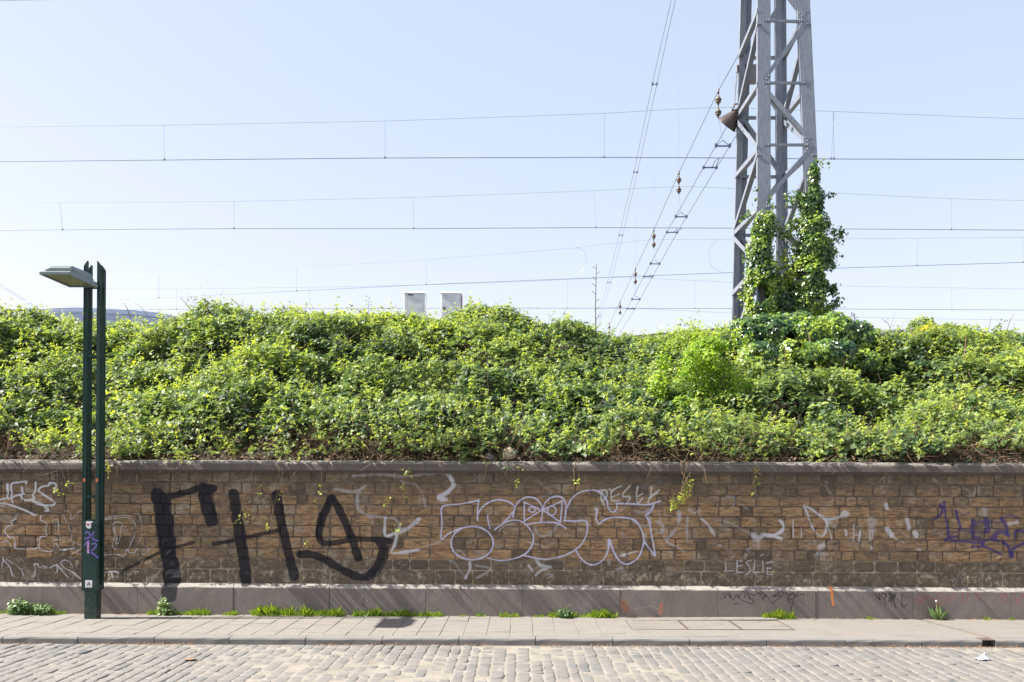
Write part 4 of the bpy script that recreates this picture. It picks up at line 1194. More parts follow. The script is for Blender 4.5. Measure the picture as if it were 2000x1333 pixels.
catenary('second overhead line, middle pair of horizontal wires across the sky', 24.0,
         ext([(0, 450), (450, 447), (807, 447), (1160, 445), (1400, 446), (2000, 450)], 3, 3),
         ext([(0, 396), (120, 396), (457, 394), (807, 386), (1160, 373), (1290, 366), (1330, 364), (1370, 366), (1640, 378), (1860, 389), (2000, 392)], 3, 8),
         [(117, 122), (457, 457), (807, 808), (1160, 1164), (1858, 1858)], .0088, .0046)
f3 = lambda x_: 6.8 * F_PX / (CY - float(np.interp(x_, [-500, 0, 1400, 2500], [606, 592, 534, 492])))
catenary('third overhead line, slanting pair of wires rising to the right', f3,
         [(-500, 606), (0, 592), (180, 587), (310, 582), (835, 556), (1240, 540), (1400, 534), (1640, 524), (2000, 513), (2500, 492)],
         [(-500, 553), (0, 549), (310, 539), (580, 522), (820, 509), (1120, 485), (1210, 474), (1280, 468), (1340, 468), (1640, 467), (2000, 464), (2500, 462)],
         [(310, 310), (580, 579), (832, 833), (1792, 1791), (1998, 1998)], .009, .005,
         [[(1115, 543), (1138, 528), (1145, 507), (1140, 490), (1125, 484)], [(1405, 468), (1388, 482), (1385, 502), (1392, 522), (1412, 533)]])
catenary('farthest overhead line, lowest pair of wires just above the bushes', 34.0,
         ext([(0, 607), (500, 604), (900, 602), (1400, 603), (1640, 604), (2000, 606)], 3, 3),
         ext([(0, 562), (340, 565), (700, 560), (1000, 552), (1190, 542), (1290, 545), (1430, 552), (1640, 559), (2000, 565)], 4, 4),
         [(345, 345), (605, 605), (1109, 1108), (1357, 1357), (1859, 1859)], .009, .005)
# thin feeder far away and the very top wire
def single(name, label, cat, pts, r, mat=M_wire2, group=None):
    e = empty(name, tuple(pts[len(pts) // 2])); tag(e, label, cat, group)
    m_ = MB(); m_.tube([p - e.location for p in pts], r, 5)
    m_.build('strand', mat, e)
    return e
single('feeder_wire', 'very low faint wire sagging just above the bushes right of the mast', 'wire', [at(x_, y_, 42) for x_, y_ in ((1180, 600), (1290, 605), (1430, 612), (1640, 619), (1800, 623), (2100, 627), (2500, 630))], .007)
single('feeder_wire', 'thin wire crossing the top left corner of the sky', 'wire', [at(x_, y_, 17.5) for x_, y_ in ((-600, 3), (0, 1.5), (120, -1), (600, -12), (1440, -40), (2200, -50))], .006)

# span across the tracks
hs = empty('cross_span', tuple(at(1419, 150, 18.5)))
tag(hs, 'slanting cross span wires with brown insulators running from the mast away over the tracks', 'span wires')
h0 = hs.location
def hb(m_, name, mat, smooth=False):
    m_.v = [(a - h0.x, b - h0.y, c - h0.z) for a, b, c in m_.v]
    return m_.build(name, mat, hs, smooth)
upper = [(1442, 108, 17.6), (1403, 178, 18.6), (1326, 338, 23.4), (1277, 450, 27.9), (1241, 526, 32.5), (1211, 590, 38), (1190, 634, 43), (1165, 690, 55)]
m_ = MB(); m_.tube([at(*p) for p in upper], .008, 5); hb(m_, 'span_wire', M_wire)
lz = [(17.6, 6.98), (19.9, 6.96), (24.8, 6.90), (29.4, 6.72), (34, 6.55), (45, 6.3), (60, 6.1)]
def low_pt(sx_, Y):
    z = CAM_H + float(np.interp(Y, [a for a, b in lz], [b for a, b in lz]))
    return Vector((4.19 + sx_ * .145, Y, z))
for sx_ in (-1, 1):
    m_ = MB(); m_.tube([low_pt(sx_, Y) for Y in (17.6, 18.6, 19.9, 21.5, 23.4, 24.8, 27.9, 29.4, 34, 45, 60)], .008, 5); hb(m_, 'span_wire', M_wire)
ins_y = [(1403, 178, 18.6, 209), (1326, 338, 23.4, 364), (1277, 450, 27.9, 469), (1241, 526, 32.5, 545), (1211, 590, 38.0, None), (1190, 632, 43.0, None)]
for i, (px, py, Y, ym) in enumerate(ins_y):
    top = at(px, py, Y)
    sc = Y / F_PX
    H1 = .50 if i < 3 else .42
    # two bell insulators on a rod
    m_ = MB()
    z = top.z
    m_.tube([(top.x, Y, z + .05), (top.x, Y, z - .56)], .010, 6)
    m_.tube([(top.x, Y, z + .02), (top.x, Y, z - .06)], .022, 6)
    for zz in (-.10, -.36):
        m_.lathe((top.x, Y, z + zz), (0, 0, -1), [(.0, 0), (.022, .0), (.03, .03), (.066, .07), (.069, .09), (.048, .10), (.048, .112), (.060, .122), (.056, .137), (.03, .15), (.02, .19), (0, .20)], 16)
    hb(m_, 'insulator', M_porc_l if i == 0 else M_porc, True)
    if i < 4:
        b_ = low_pt(0, Y)
        m_ = MB(); m_.tube([(top.x, Y, z - .55), (b_.x, Y, b_.z + .10)], .005, 5)
        m_.tube([(top.x, Y, z), at(px, -200 if i < 2 else (250 if i == 2 else 420), Y)], .0028, 5)
        hb(m_, 'hanger_wire', M_wire2)
        m_ = MB(); m_.tube([low_pt(-1.1, Y), low_pt(1.1, Y)], .018, 6)
        m_.tube([low_pt(-1, Y), (b_.x, Y, b_.z + .12), low_pt(1, Y)], .009, 5)
        for s_ in (-1, 1):
            p = low_pt(s_, Y); m_.box((p.x - .022, Y - .03, p.z - .03), (p.x + .022, Y + .03, p.z + .045))
        hb(m_, 'hanger_bar', M_wire)
for Y, px, py in ((19.85, 1405, 309), (24.8, 1332, 446), (29.4, 1275, 538), (34, 1238, 602)):
    m_ = MB(); m_.tube([low_pt(-1.1, Y), low_pt(1.1, Y)], .018, 6)
    for s_ in (-1, 1):
        p = low_pt(s_, Y); m_.box((p.x - .022, Y - .03, p.z - .03), (p.x + .022, Y + .03, p.z + .03))
    P = low_pt(.3, Y); Q = at(px, py, Y - .3); P2 = low_pt(.9, Y)
    m_.tube([P, P + (Q - P) * .5 + Vector((0, 0, .06)), Q], .008, 5); m_.tube([P2, Q], .008, 5)
    hb(m_, 'steady_arm', M_wire)
# paired feeder running up to the right out of the picture
pf = empty('twin_feeder', tuple(at(1279, 165, 27)))
tag(pf, 'pair of thin parallel wires left of the mast, rising steeply out of the picture', 'wires')
p0 = pf.location
def ZY(py): return 12.0 * F_PX / (CY - py)
LW1 = [(1322, -100), (1301, 0), (1277, 150), (1274, 165), (1238, 337), (1209, 460), (1187, 552), (1169, 617), (1160, 645)]
LW2 = [(1331, -100), (1312, 0), (1286, 150), (1283, 165), (1245, 337), (1216, 460), (1193, 552), (1174, 617), (1164, 645)]
LW1 = [(1336, -100), (1311, 0), (1277, 150), (1274, 165), (1238, 337), (1209, 460), (1187, 552), (1169, 617), (1160, 645)]
LW2 = [(1343, -100), (1319, 0), (1286, 150), (1283, 165), (1245, 337), (1216, 460), (1193, 552), (1174, 617), (1164, 645)]
for L_ in (LW1, LW2):
    m_ = MB(); m_.tube([at(a, b, ZY(b)) - p0 for a, b in L_], .009, 5); m_.build('strand', M_wire2, pf)
for (a, b), (c, d) in zip(LW1[3:8], LW2[3:8]):
    A_, B_ = at(a, b, ZY(b)) - p0, at(c, d, ZY(d)) - p0
    m_ = MB(); m_.tube([A_ + (A_ - B_) * .1, B_ + (B_ - A_) * .1], .016, 5)
    for q in (A_, B_): m_.box((q.x - .02, q.y - .05, q.z - .03), (q.x + .02, q.y + .05, q.z + .05))
    m_.build('spacer', M_wire, pf)
e = empty('twin_feeder', tuple(at(10, 560, 40))); tag(e, 'short pair of thin wires descending at the left edge of the sky', 'wires')
for dy in (0, 4):
    m_ = MB(); m_.tube([at(x_, y_ + dy, 40) - e.location for x_, y_ in ((-300, 385), (0, 555), (60, 593), (120, 632))], .009, 5); m_.build('strand', M_wire2, e)

# ================================================================ things on the railway level
def cabinet(x0, x1, py, label, Y=17.6, slot=None, socket=None, red=False):
    a, b = at(x0, py, Y), at(x1, py, Y)
    e = empty('relay_cabinet', ((a.x + b.x) / 2, Y + .2, 3.7)); tag(e, label, 'cabinet', 'grey cabinets on the embankment')
    hw_ = (b.x - a.x) / 2 - .02; h = a.z - 3.7
    m_ = MB(); m_.bevbox((-hw_, -.2, 0), (hw_, .2, h - .03), .008); m_.build('body', M_cab, e)
    m_ = MB(); m_.add([(-hw_ - .012, -.215, h - .03), (hw_ + .012, -.215, h - .03), (hw_ + .012, .215, h - .03), (-hw_ - .012, .215, h - .03), (-hw_ + .01, -.19, h), (hw_ - .01, -.19, h), (hw_ - .01, .19, h), (-hw_ + .01, .19, h)], [(0, 3, 2, 1), (4, 5, 6, 7), (0, 1, 5, 4), (1, 2, 6, 5), (2, 3, 7, 6), (3, 0, 4, 7)]); m_.build('lid', M_cab, e)
    m_ = MB(); m_.bevbox((-hw_ + .02, -.206, .1), (hw_ - .02, -.2005, h - .055), .002); d_ = m_.build('door', M_cab, e)
    if slot: m_ = MB(); m_.box((-.12, -.212, h - .085), (-.01, -.2065, h - .062)); m_.build('vent_slot', M_black_print, d_)
    if socket: m_ = MB(); m_.box((-hw_ + .035, -.22, h - .37), (-hw_ + .09, -.2065, h - .30)); m_.build('lock_plate', M_steel_d, d_)
    if red: m_ = MB(); m_.box((hw_ + .0005, -.18, h - .5), (hw_ + .004, .18, h - .05)); m_.build('side_strip', plain('dull_red', (.25, .07, .09), .7), e)
cabinet(786.5, 831.5, 569, 'grey weathered cabinet on the embankment, the left one with a dark slot near its top', slot=True)
cabinet(859, 902.5, 570, 'grey weathered cabinet on the embankment, the right one with a small dark lock plate', socket=True, red=True)
# distant blue roof
hall = empty('distant_hall', tuple(at(215, 640, 70))); hall.location.z = 3.7
tag(hall, 'long low blue grey curved roof far behind the bushes on the left', 'building')
hx = hall.location.x
prof = [(62, 612), (75, 605), (110, 602), (150, 601), (200, 603), (260, 606), (310, 611), (345, 618), (380, 632)]
P_ = [at(a, b, 70) for a, b in prof]
m_ = MB(); n = len(P_)
vs = [(p.x - hx, 0, p.z - 3.7) for p in P_] + [(p.x - hx, 30, p.z - 3.7) for p in P_] + [(p.x - hx, 0, p.z - 3.7 - .35) for p in P_]
m_.add(vs, [(i, i + 1, n + i + 1, n + i) for i in range(n - 1)] + [(2 * n + i, 2 * n + i + 1, i + 1, i) for i in range(n - 1)])
m_.build('roof', M_roof, hall)
for k in range(5):
    m_ = MB()
    for i in range(n - 1):
        za, zb = P_[i].z - 3.7 - .37 - k * .42, P_[i + 1].z - 3.7 - .37 - k * .42
        m_.add([(P_[i].x - hx, .12, za - .40), (P_[i + 1].x - hx, .12, zb - .40), (P_[i + 1].x - hx, .12, zb), (P_[i].x - hx, .12, za), (P_[i].x - hx, .5, za - .40), (P_[i + 1].x - hx, .5, zb - .40), (P_[i + 1].x - hx, .5, zb), (P_[i].x - hx, .5, za)], [(0, 1, 2, 3), (7, 6, 5, 4), (3, 2, 6, 7)])
    m_.build('cladding_panel', M_roof, hall)
m_ = MB()
m_.box((P_[0].x - hx + .3, .6, 0), (P_[-1].x - hx - .3, 29, 8.0)); m_.build('wall', M_roof, hall)
# low concrete edge seen between the bushes
e = empty('concrete_edge', tuple(at(1310, 656, 16.9))); tag(e, 'low grey concrete edge with rusty cap peeking over the bushes left of the mast', 'concrete edge')
A_, B_ = at(1225, 667, 16.9) - e.location, at(1430, 648, 17.3) - e.location
m_ = MB(); m_.prism(A_, B_, [(-.15, -.09), (.15, -.09), (.15, .05), (-.15, .05)], up=Vector((0, 0, 1))); m_.build('beam', M_cab, e)
m_ = MB(); m_.prism(A_ + Vector((0, 0, .062)), B_ + Vector((0, 0, .062)), [(-.16, -.010), (.16, -.010), (.16, .012), (-.16, .012)], up=Vector((0, 0, 1))); m_.build('cap', M_iron, e)

# ================================================================ vegetation
TPL = np.array([(0, 0, 0), (.38, .36, .10), (.38, -.36, .10), (1, 0, -.10), (.52, 0, 0)], float)
TPF = np.array([(0, 4, 1), (0, 2, 4), (1, 4, 3), (4, 2, 3)])
IVT = np.array([(0, 0, 0), (.10, .42, .05), (.10, -.42, .05), (.95, 0, -.08), (.45, 0, 0), (.50, .36, .06), (.50, -.36, .06)], float)
IVF = np.array([(0, 4, 1), (0, 2, 4), (1, 4, 5), (4, 2, 6), (5, 4, 3), (4, 6, 3)])
def nrm(a): return a / np.maximum(np.linalg.norm(a, axis=-1, keepdims=True), 1e-9)
def leaves_mesh(name, P, N, size, tint, tpl=TPL, tf=TPF, T=None, aspect=1.0):
    n = len(P)
    N = nrm(N)
    if T is None: T = rng.normal(size=(n, 3))
    T = nrm(T - N * (T * N).sum(-1, keepdims=True))
    B = np.cross(N, T)
    k = len(tpl)
    V = P[:, None, :] + size[:, None, None] * (tpl[None, :, 0:1] * T[:, None, :] + aspect * tpl[None, :, 1:2] * B[:, None, :] + tpl[None, :, 2:3] * N[:, None, :])
    F = (np.arange(n) * k)[:, None, None] + tf[None]
    me = np_mesh(name, V.reshape(-1, 3), F.reshape(-1, 3))
    a = me.attributes.new('tint', 'FLOAT', 'POINT')
    a.data.foreach_set('value', np.repeat(np.clip(tint, 0, 1), k).astype(np.float32))
    return me
SUNV = np.array([-ld.x, -ld.y, -ld.z])
def tri_sprig(C, N, size, tint, spread=1.25, stalk=.35):
    """three leaflets around each centre"""
    n = len(C)
    N = nrm(N); T = rng.normal(size=(n, 3)); T = nrm(T - N * (T * N).sum(-1, keepdims=True)); B = np.cross(N, T)
    Ps, Ns, Ss, Ts, Tt = [], [], [], [], []
    for ang, sc in ((0, 1.0), (spread, .8), (-spread, .8)):
        t = T * math.cos(ang) + B * math.sin(ang)
        Ps.append(C + t * size[:, None] * .12); Ts.append(t + rng.normal(size=(n, 3)) * .12)
        Ns.append(N + rng.normal(size=(n, 3)) * .28); Ss.append(size * sc * rng.uniform(.85, 1.1, n)); Tt.append(tint + rng.normal(size=n) * .06)
    return np.concatenate(Ps), np.concatenate(Ns), np.concatenate(Ss), np.concatenate(Tt), np.concatenate(Ts)

# ---- the bramble bank
HOLLOWS = [(-5.6, 3.1, .55, .35, .5), (-4.5, 2.7, .6, .35, .45), (-1.15, 3.2, .3, .5, .55), (-7.4, 2.9, .5, .5, .4), (-2.6, 3.6, .5, .3, .35), (-.75, 2.6, .25, .3, .3), (2.9, 1.9, .4, .3, .3), (5.6, 2.6, .5, .3, .35), (-8.6, 1.6, .6, .3, .35), (1.0, 2.4, .4, .3, .25)]
def bank_disp(x, s):
    """outward swelling of the thicket, metres"""
    a = fbm(x * .55 + 3, s * .8, 21, 2) - .5
    b = fbm(x * 1.5, s * 2.1, 33, 2) - .5
    c = vnoise(x * 4.2, s * 5.5, 47) - .5
    r = a * 1.05 + b * .60 + c * .16
    for hx_, hd_, rx_, rd_, am in HOLLOWS:
        r = r - am * np.exp(-((x - hx_) / rx_) ** 2 - ((s - hd_) / rd_) ** 2)
    return r
XSPAN = 11.2
CURVE_D = np.linspace(0.02, 6.6, 260)
def bank_point(x, d):
    """x, distance behind the wall face -> surface position, normal"""
    y = wallY(x) + d
    return np.stack([x, y, bankz(x, y)], -1)
def sample_bank(n):
    x = rng.uniform(-XSPAN, XSPAN, n)
    d = rng.uniform(0, 1, n)
    d = np.where(d < .20, .03 + d / .20 * .6, .6 + (d - .20) / .80 * 5.3)
    return x, d
def bank_frame(x, d):
    p = bank_point(x, d)
    e = .12
    dz = (bank_point(x, d + e)[:, 2] - bank_point(x, np.maximum(d - e, 0))[:, 2]) / (2 * e)
    N = nrm(np.stack([np.zeros_like(x), -dz, np.ones_like(x)], -1))
    return p, N
def bank_surface(x, d):
    p, N = bank_frame(x, d)
    h = bank_disp(x, d)
    h = np.where(d > 4.1, np.maximum(h, -.04), h)
    ht = np.where(d > 3.6, np.clip(1 - (d - 3.6) / 2.4, .30, 1), 1.0) * np.clip(.25 + d / .9, 0, 1)
    q = p + N * (h * ht)[:, None]
    hz = q[:, 2] - 1.84
    over = np.clip(hz / .30, 0, 1) * np.clip(1.5 - hz / .8, 0, 1) * (.03 + .30 * np.clip(vnoise(x * 1.1, x * 0, 55) - .45, 0, 1)) * np.clip(1.2 - d, 0, 1)
    q[:, 1] -= over
    return q, N, h
n0 = 118000
x, d = sample_bank(n0)
P, N, h = bank_surface(x, d)
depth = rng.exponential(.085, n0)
lowcut = (d < .62) & (rng.uniform(size=n0) < np.clip(1.25 - d * 1.25, 0, .95) * np.clip(-.10 + 1.75 * vnoise(x * 1.0, x * 0, 71), 0, 1))
holes = (bank_disp(x, d) < -.30) & (d < 3.8) & (rng.uniform(size=n0) < .55)
keep = ~(lowcut | holes)
x, d, P, N, h, depth = [a[keep] for a in (x, d, P, N, h, depth)]
n = len(x)
C = P - N * depth[:, None] + rng.normal(size=(n, 3)) * .03
nn = nrm(N * .55 + np.array([0, -.15, .55]) + SUNV * .30 + rng.normal(size=(n, 3)) * .42)
patch = fbm(x * .8, d * 1.1, 91, 3)
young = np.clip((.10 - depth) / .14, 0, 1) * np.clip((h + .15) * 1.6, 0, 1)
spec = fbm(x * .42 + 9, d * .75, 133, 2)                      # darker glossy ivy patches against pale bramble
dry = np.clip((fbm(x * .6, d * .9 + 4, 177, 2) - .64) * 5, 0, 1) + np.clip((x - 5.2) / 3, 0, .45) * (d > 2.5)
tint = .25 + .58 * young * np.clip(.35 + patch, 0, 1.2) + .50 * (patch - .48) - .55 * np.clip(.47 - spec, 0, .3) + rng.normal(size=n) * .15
tint = np.where(rng.uniform(size=n) < .05, tint * .4, tint)
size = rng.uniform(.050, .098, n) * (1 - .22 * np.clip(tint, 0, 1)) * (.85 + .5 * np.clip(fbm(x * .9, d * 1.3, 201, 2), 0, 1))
kp = rng.uniform(size=n) > dry * .5
C, nn, size, tint = C[kp], nn[kp], size[kp], tint[kp]
gapz = .40 * np.clip(1.5 * vnoise(C[:, 0] * .85 + 4, C[:, 0] * 0, 411) + .5 * vnoise(C[:, 0] * 3.3, C[:, 0] * 0, 412) - .55 + .25 * np.clip((C[:, 0] - .5) / 3, 0, 1), 0, .85)
front = (C[:, 1] - wallY(C[:, 0]) < .62) & (C[:, 2] < 1.84 + gapz) & (rng.uniform(size=len(C)) < .90)
C, nn, size, tint = C[~front], nn[~front], size[~front], tint[~front]
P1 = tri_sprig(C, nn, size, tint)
# ---- runners leaning out over the coping
no = 3800
ox = rng.uniform(-XSPAN, XSPAN, no)
ok = vnoise(ox * 2.3, ox * 0, 303) + .5 * vnoise(ox * 7.0, ox * 0, 305) > .86
ox = ox[ok]; no = len(ox)
oz = rng.uniform(0, 1, no) ** 1.3
OC = np.stack([ox, wallY(ox) + .03 - .17 * rng.uniform(0, 1, no) * (.35 + oz), 1.93 + oz * .7], -1)
P3 = tri_sprig(OC, np.array([-.2, -.35, .7]) + rng.normal(size=(no, 3)) * .4, rng.uniform(.035, .07, no), .42 + rng.normal(size=no) * .18)
# ---- young shoots rising out of the surface
ns = 3400
sx, sd = sample_bank(ns)
SP, SN, sh = bank_surface(sx, sd)
ln = rng.uniform(.08, .30, ns) * np.where(sd > 4.6, 1.0, 1.0) * np.where((sx > 5.4) & (sd > 3.6), .55, 1)
dirv = nrm(np.array([-.15, -.25, 1.0]) + rng.normal(size=(ns, 3)) * .38)
Cs, Ns2, Sz, Tn = [], [], [], []
for k in range(9):
    t = (k + .5) / 9
    off = dirv * (ln * t)[:, None] + rng.normal(size=(ns, 3)) * .022
    Cs.append(SP + off); Ns2.append(nrm(np.array([-.25, -.2, .8]) + rng.normal(size=(ns, 3)) * .45))
    Sz.append(rng.uniform(.036, .058, ns) * (1.1 - .4 * t)); Tn.append(.38 + .34 * t + rng.normal(size=ns) * .10 + .25 * (fbm(sx * .7, sd, 91, 2) - .5))
P2 = tri_sprig(np.concatenate(Cs), np.concatenate(Ns2), np.concatenate(Sz), np.concatenate(Tn))
A = [np.concatenate([a, b, c]) for a, b, c in zip(P1, P2, P3)]
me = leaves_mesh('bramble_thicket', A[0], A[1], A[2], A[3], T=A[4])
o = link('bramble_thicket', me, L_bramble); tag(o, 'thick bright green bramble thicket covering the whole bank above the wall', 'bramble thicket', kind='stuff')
# ---- twigs and dry stems
def tri_twigs(name, P, D, L, r, mat):
    n = len(P); D = nrm(D)
    a = nrm(np.cross(D, rng.normal(size=(n, 3)))); b = np.cross(D, a)
    V = []
    mid = P + D * (L * .5)[:, None] + rng.normal(size=(n, 3)) * (L * .06)[:, None]
    end = P + D * L[:, None] + np.array([0, 0, -.12]) * L[:, None]
    for q, sc in ((P, 1.), (mid, .8), (end, .35)):
        for g_ in (0, 2.094, 4.189):
            V.append(q + (a * math.cos(g_) + b * math.sin(g_)) * (r * sc)[:, None])
    V = np.stack(V, 1)
    F = np.array([(0, 1, 4, 3), (1, 2, 5, 4), (2, 0, 3, 5), (3, 4, 7, 6), (4, 5, 8, 7), (5, 3, 6, 8)])
    Fa = (np.arange(n) * 9)[:, None, None] + F[None]
    me = np_mesh(name, V.reshape(-1, 3), Fa.reshape(-1, 4))
    return link(name, me, mat)
nt = 9000
tx, td = sample_bank(nt)
low = rng.uniform(size=nt) < .5
td = np.where(low, rng.uniform(.08, .65, nt), td)
TP, TN, th = bank_surface(tx, td)
TP = TP - TN * rng.uniform(.02, .30, nt)[:, None]
TP[low, 2] = np.minimum(TP[low, 2], 1.86 + rng.uniform(0, .45, nt)[low])
TD = rng.normal(size=(nt, 3)) * .7 + np.array([0, -.35, .45])
o = tri_twigs('dry_twigs', TP, TD, rng.uniform(.12, .55, nt), rng.uniform(.0018, .0045, nt), M_twig); tag(o, 'brown dry twigs and stems among the brambles', 'twigs', kind='stuff')
# leaf litter on the coping and under the bushes
def flakes(name, P, s, mat, label):
    n = len(P)
    N_ = nrm(np.array([0, -.2, 1.0]) + rng.normal(size=(n, 3)) * .45)
    me = leaves_mesh(name, P, N_, s, rng.uniform(0, 1, n), aspect=1.2)
    o = link(name, me, mat); tag(o, label, 'leaf litter', kind='stuff'); return o
nl = 3000
lx = rng.uniform(-9, 9, nl)
LP = np.stack([lx, wallY(lx) + rng.uniform(.07, .5, nl), 1.845 + rng.uniform(0, .05, nl)], -1)
flakes('coping_litter', LP, rng.uniform(.015, .04, nl), M_twig, 'brown dead leaves lying on top of the wall coping')
nl = 2600
lx = rng.uniform(-6.5, 6.5, nl)
LP = np.stack([lx, KERB_Y - rng.exponential(.022, nl) - .004, np.full(nl, ROAD_Z + .008) + rng.uniform(0, .008, nl)], -1)
dens = vnoise(lx * 1.3, lx * 0, 5) > .38
LP = LP[dens]
flakes('gutter_litter', LP, rng.uniform(.005, .017, len(LP)), M_litter, 'orange brown leaf crumbs lying along the foot of the kerb')
nl = 1300
lx = rng.uniform(-6.5, 6.5, nl)
LP = np.stack([lx, wallY(lx) - rng.exponential(.02, nl) - .006, np.full(nl, .006)], -1)
flakes('wall_foot_litter', LP, rng.uniform(.006, .018, nl), M_litter, 'thin line of orange crumbs where pavement meets the wall')

# ---- generic foliage clouds
def cloud(blobs, n, surf=.5):
    """blobs: (centre, radii) -> points, outward normals, relative depth"""
    vol = np.array([b[1][0] * b[1][2] for b in blobs]); pr = vol / vol.sum()
    idx = rng.choice(len(blobs), n, p=pr)
    c = np.array([tuple(b[0]) for b in blobs])[idx]; r = np.array([b[1] for b in blobs])[idx]
    dv = nrm(rng.normal(size=(n, 3)))
    rad = np.clip(1 - rng.exponential(.16, n), .15, 1) * (1 + .22 * (fbm(dv[:, 0] * 2.2 + idx, dv[:, 2] * 2.2 + dv[:, 1] * 2, 7, 2) - .5) * 2)
    return c + dv * rad[:, None] * r, dv, 1 - rad
def px_blob(px, py, Y, rx, ry, rd=None):
    p = at(px, py, Y); s_ = Y / F_PX
    return (p, (rx * s_, (rd if rd is not None else (rx + ry) * .5 * s_), ry * s_))

# bright shrub
YS = 12.2
e = empty('green_shrub', tuple(at(1385, 850, YS))); tag(e, 'bright lime green leafy shrub standing out of the brambles left of the mast', 'shrub')
L0 = np.array(e.location)
blobs = [px_blob(1385, 760, YS + .2, 70, 60)]
for k in range(26):
    bx = float(np.clip(rng.normal(1385, 52), 1285, 1475)); top = float(np.interp(bx, [1285, 1340, 1400, 1475], [690, 655, 650, 680]))
    by = rng.uniform(top + 12, 845)
    blobs.append(px_blob(bx, by, YS + rng.uniform(-.25, .35), rng.uniform(12, 34), rng.uniform(12, 36)))
C, Nn, dp = cloud(blobs, 13000)
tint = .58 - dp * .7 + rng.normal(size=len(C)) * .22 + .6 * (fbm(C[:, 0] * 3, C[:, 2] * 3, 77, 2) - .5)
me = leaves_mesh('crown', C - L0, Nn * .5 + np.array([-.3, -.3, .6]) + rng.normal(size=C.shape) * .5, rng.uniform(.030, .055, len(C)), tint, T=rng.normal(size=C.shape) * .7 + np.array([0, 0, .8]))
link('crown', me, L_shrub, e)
sp_, sn_ = [], []
for k in range(30):
    bx = rng.uniform(1290, 1465); by = np.interp(bx, [1290, 1350, 1400, 1465], [672, 650, 645, 665])
    p = np.array(at(bx, by + 20, YS)); l_ = rng.uniform(.15, .38); tilt = rng.normal(size=3) * .18
    for j in range(16):
        t = j / 15; sp_.append(p + (np.array([0, 0, 1]) + tilt) * l_ * t + rng.normal(size=3) * .018)
sp_ = np.array(sp_)
me = leaves_mesh('shoots', sp_ - L0, rng.normal(size=sp_.shape) * .6 + np.array([-.3, -.3, .5]), rng.uniform(.028, .045, len(sp_)), rng.uniform(.5, 1, len(sp_)))
link('shoots', me, L_shrub, e)['kind'] = 'stuff'
m_ = MB()
for k in range(9):
    a = at(1385 + rng.uniform(-20, 20), 850, YS) - Vector(L0); b = at(rng.uniform(1300, 1460), rng.uniform(660, 720), YS) - Vector(L0)
    m_.tube([a, a.lerp(b, .5) + Vector((0, 0, .1)), b], [.016, .011, .004], 6)
m_.build('stems', M_bark, e)

# ivy on the mast and around its foot
def ivy_thing(name, label, blobs, n, stems, szr=(.036, .066), extra=None, dark=0.0, mat=L_ivy):
    base = stems[0][0]
    e = empty(name, tuple(base)); tag(e, label, 'ivy'); L0 = np.array(e.location)
    C, Nn, dp = cloud(blobs, n)
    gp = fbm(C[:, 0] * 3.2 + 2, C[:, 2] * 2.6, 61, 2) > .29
    C, Nn, dp = C[gp], Nn[gp], dp[gp]
    if extra is not None:
        C = np.concatenate([C, extra]); Nn = np.concatenate([Nn, nrm(rng.normal(size=extra.shape))]); dp = np.concatenate([dp, np.zeros(len(extra))])
    pt = fbm(C[:, 0] * 2.5, C[:, 2] * 2.5, 13, 2)
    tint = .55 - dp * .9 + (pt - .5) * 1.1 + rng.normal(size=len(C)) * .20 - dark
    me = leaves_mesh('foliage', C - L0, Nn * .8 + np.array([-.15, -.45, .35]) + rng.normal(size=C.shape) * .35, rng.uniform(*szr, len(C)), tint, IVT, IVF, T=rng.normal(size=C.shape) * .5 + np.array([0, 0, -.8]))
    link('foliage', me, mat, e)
    m_ = MB()
    for st_ in stems:
        m_.tube([Vector(p) - Vector(L0) for p in st_], [.022] + [.014] * (len(st_) - 2) + [.005], 6)
    m_.build('stem', M_bark, e)
    return e
YI = 16.35
trail = []
def trailpts(lst, Y, n_, sp=.05):
    q = smooth_pts(lst, 8)
    out = []
    for _ in range(n_):
        i = rng.integers(len(q)); out.append(np.array(at(q[i][0], q[i][1], Y)) + rng.normal(size=3) * sp)
    return np.array(out)
ex = np.concatenate([trailpts([(1490, 415), (1478, 432), (1462, 418), (1457, 425)], YI, 70, .04), trailpts([(1500, 425), (1525, 450), (1545, 470), (1560, 520), (1548, 560)], YI, 420, .07), trailpts([(1530, 500), (1550, 520), (1540, 560), (1545, 600)], YI, 500, .10), trailpts([(1479, 370), (1478, 390)], YI - .05, 14, .03), trailpts([(1505, 385), (1505, 400)], YI, 20, .03), trailpts([(1470, 480), (1460, 500), (1458, 515)], YI, 60, .05), trailpts([(1462, 545), (1452, 570), (1450, 580)], YI, 60, .05)])
ivy_thing('climbing_ivy', 'ivy column climbing the middle front leg of the mast, the shorter one',
          [px_blob(*b) for b in ((1492, 445, YI, 20, 34, .16), (1485, 490, YI, 24, 36, .20), (1490, 540, YI, 32, 42, .24), (1488, 590, YI, 34, 40, .26), (1478, 520, YI, 20, 38, .2), (1515, 560, YI, 22, 26, .2), (1530, 590, YI, 24, 28, .2), (1500, 425, YI, 13, 16, .12), (1475, 570, YI, 22, 36, .2), (1478, 455, YI, 12, 22, .12), (1545, 545, YI + .3, 18, 20, .15))], 10500,
          [[at(1490, 640, YI), at(1488, 560, YI), at(1492, 480, YI), at(1490, 420, YI)], [at(1500, 640, YI), at(1540, 520, YI), at(1505, 425, YI)]], extra=ex)
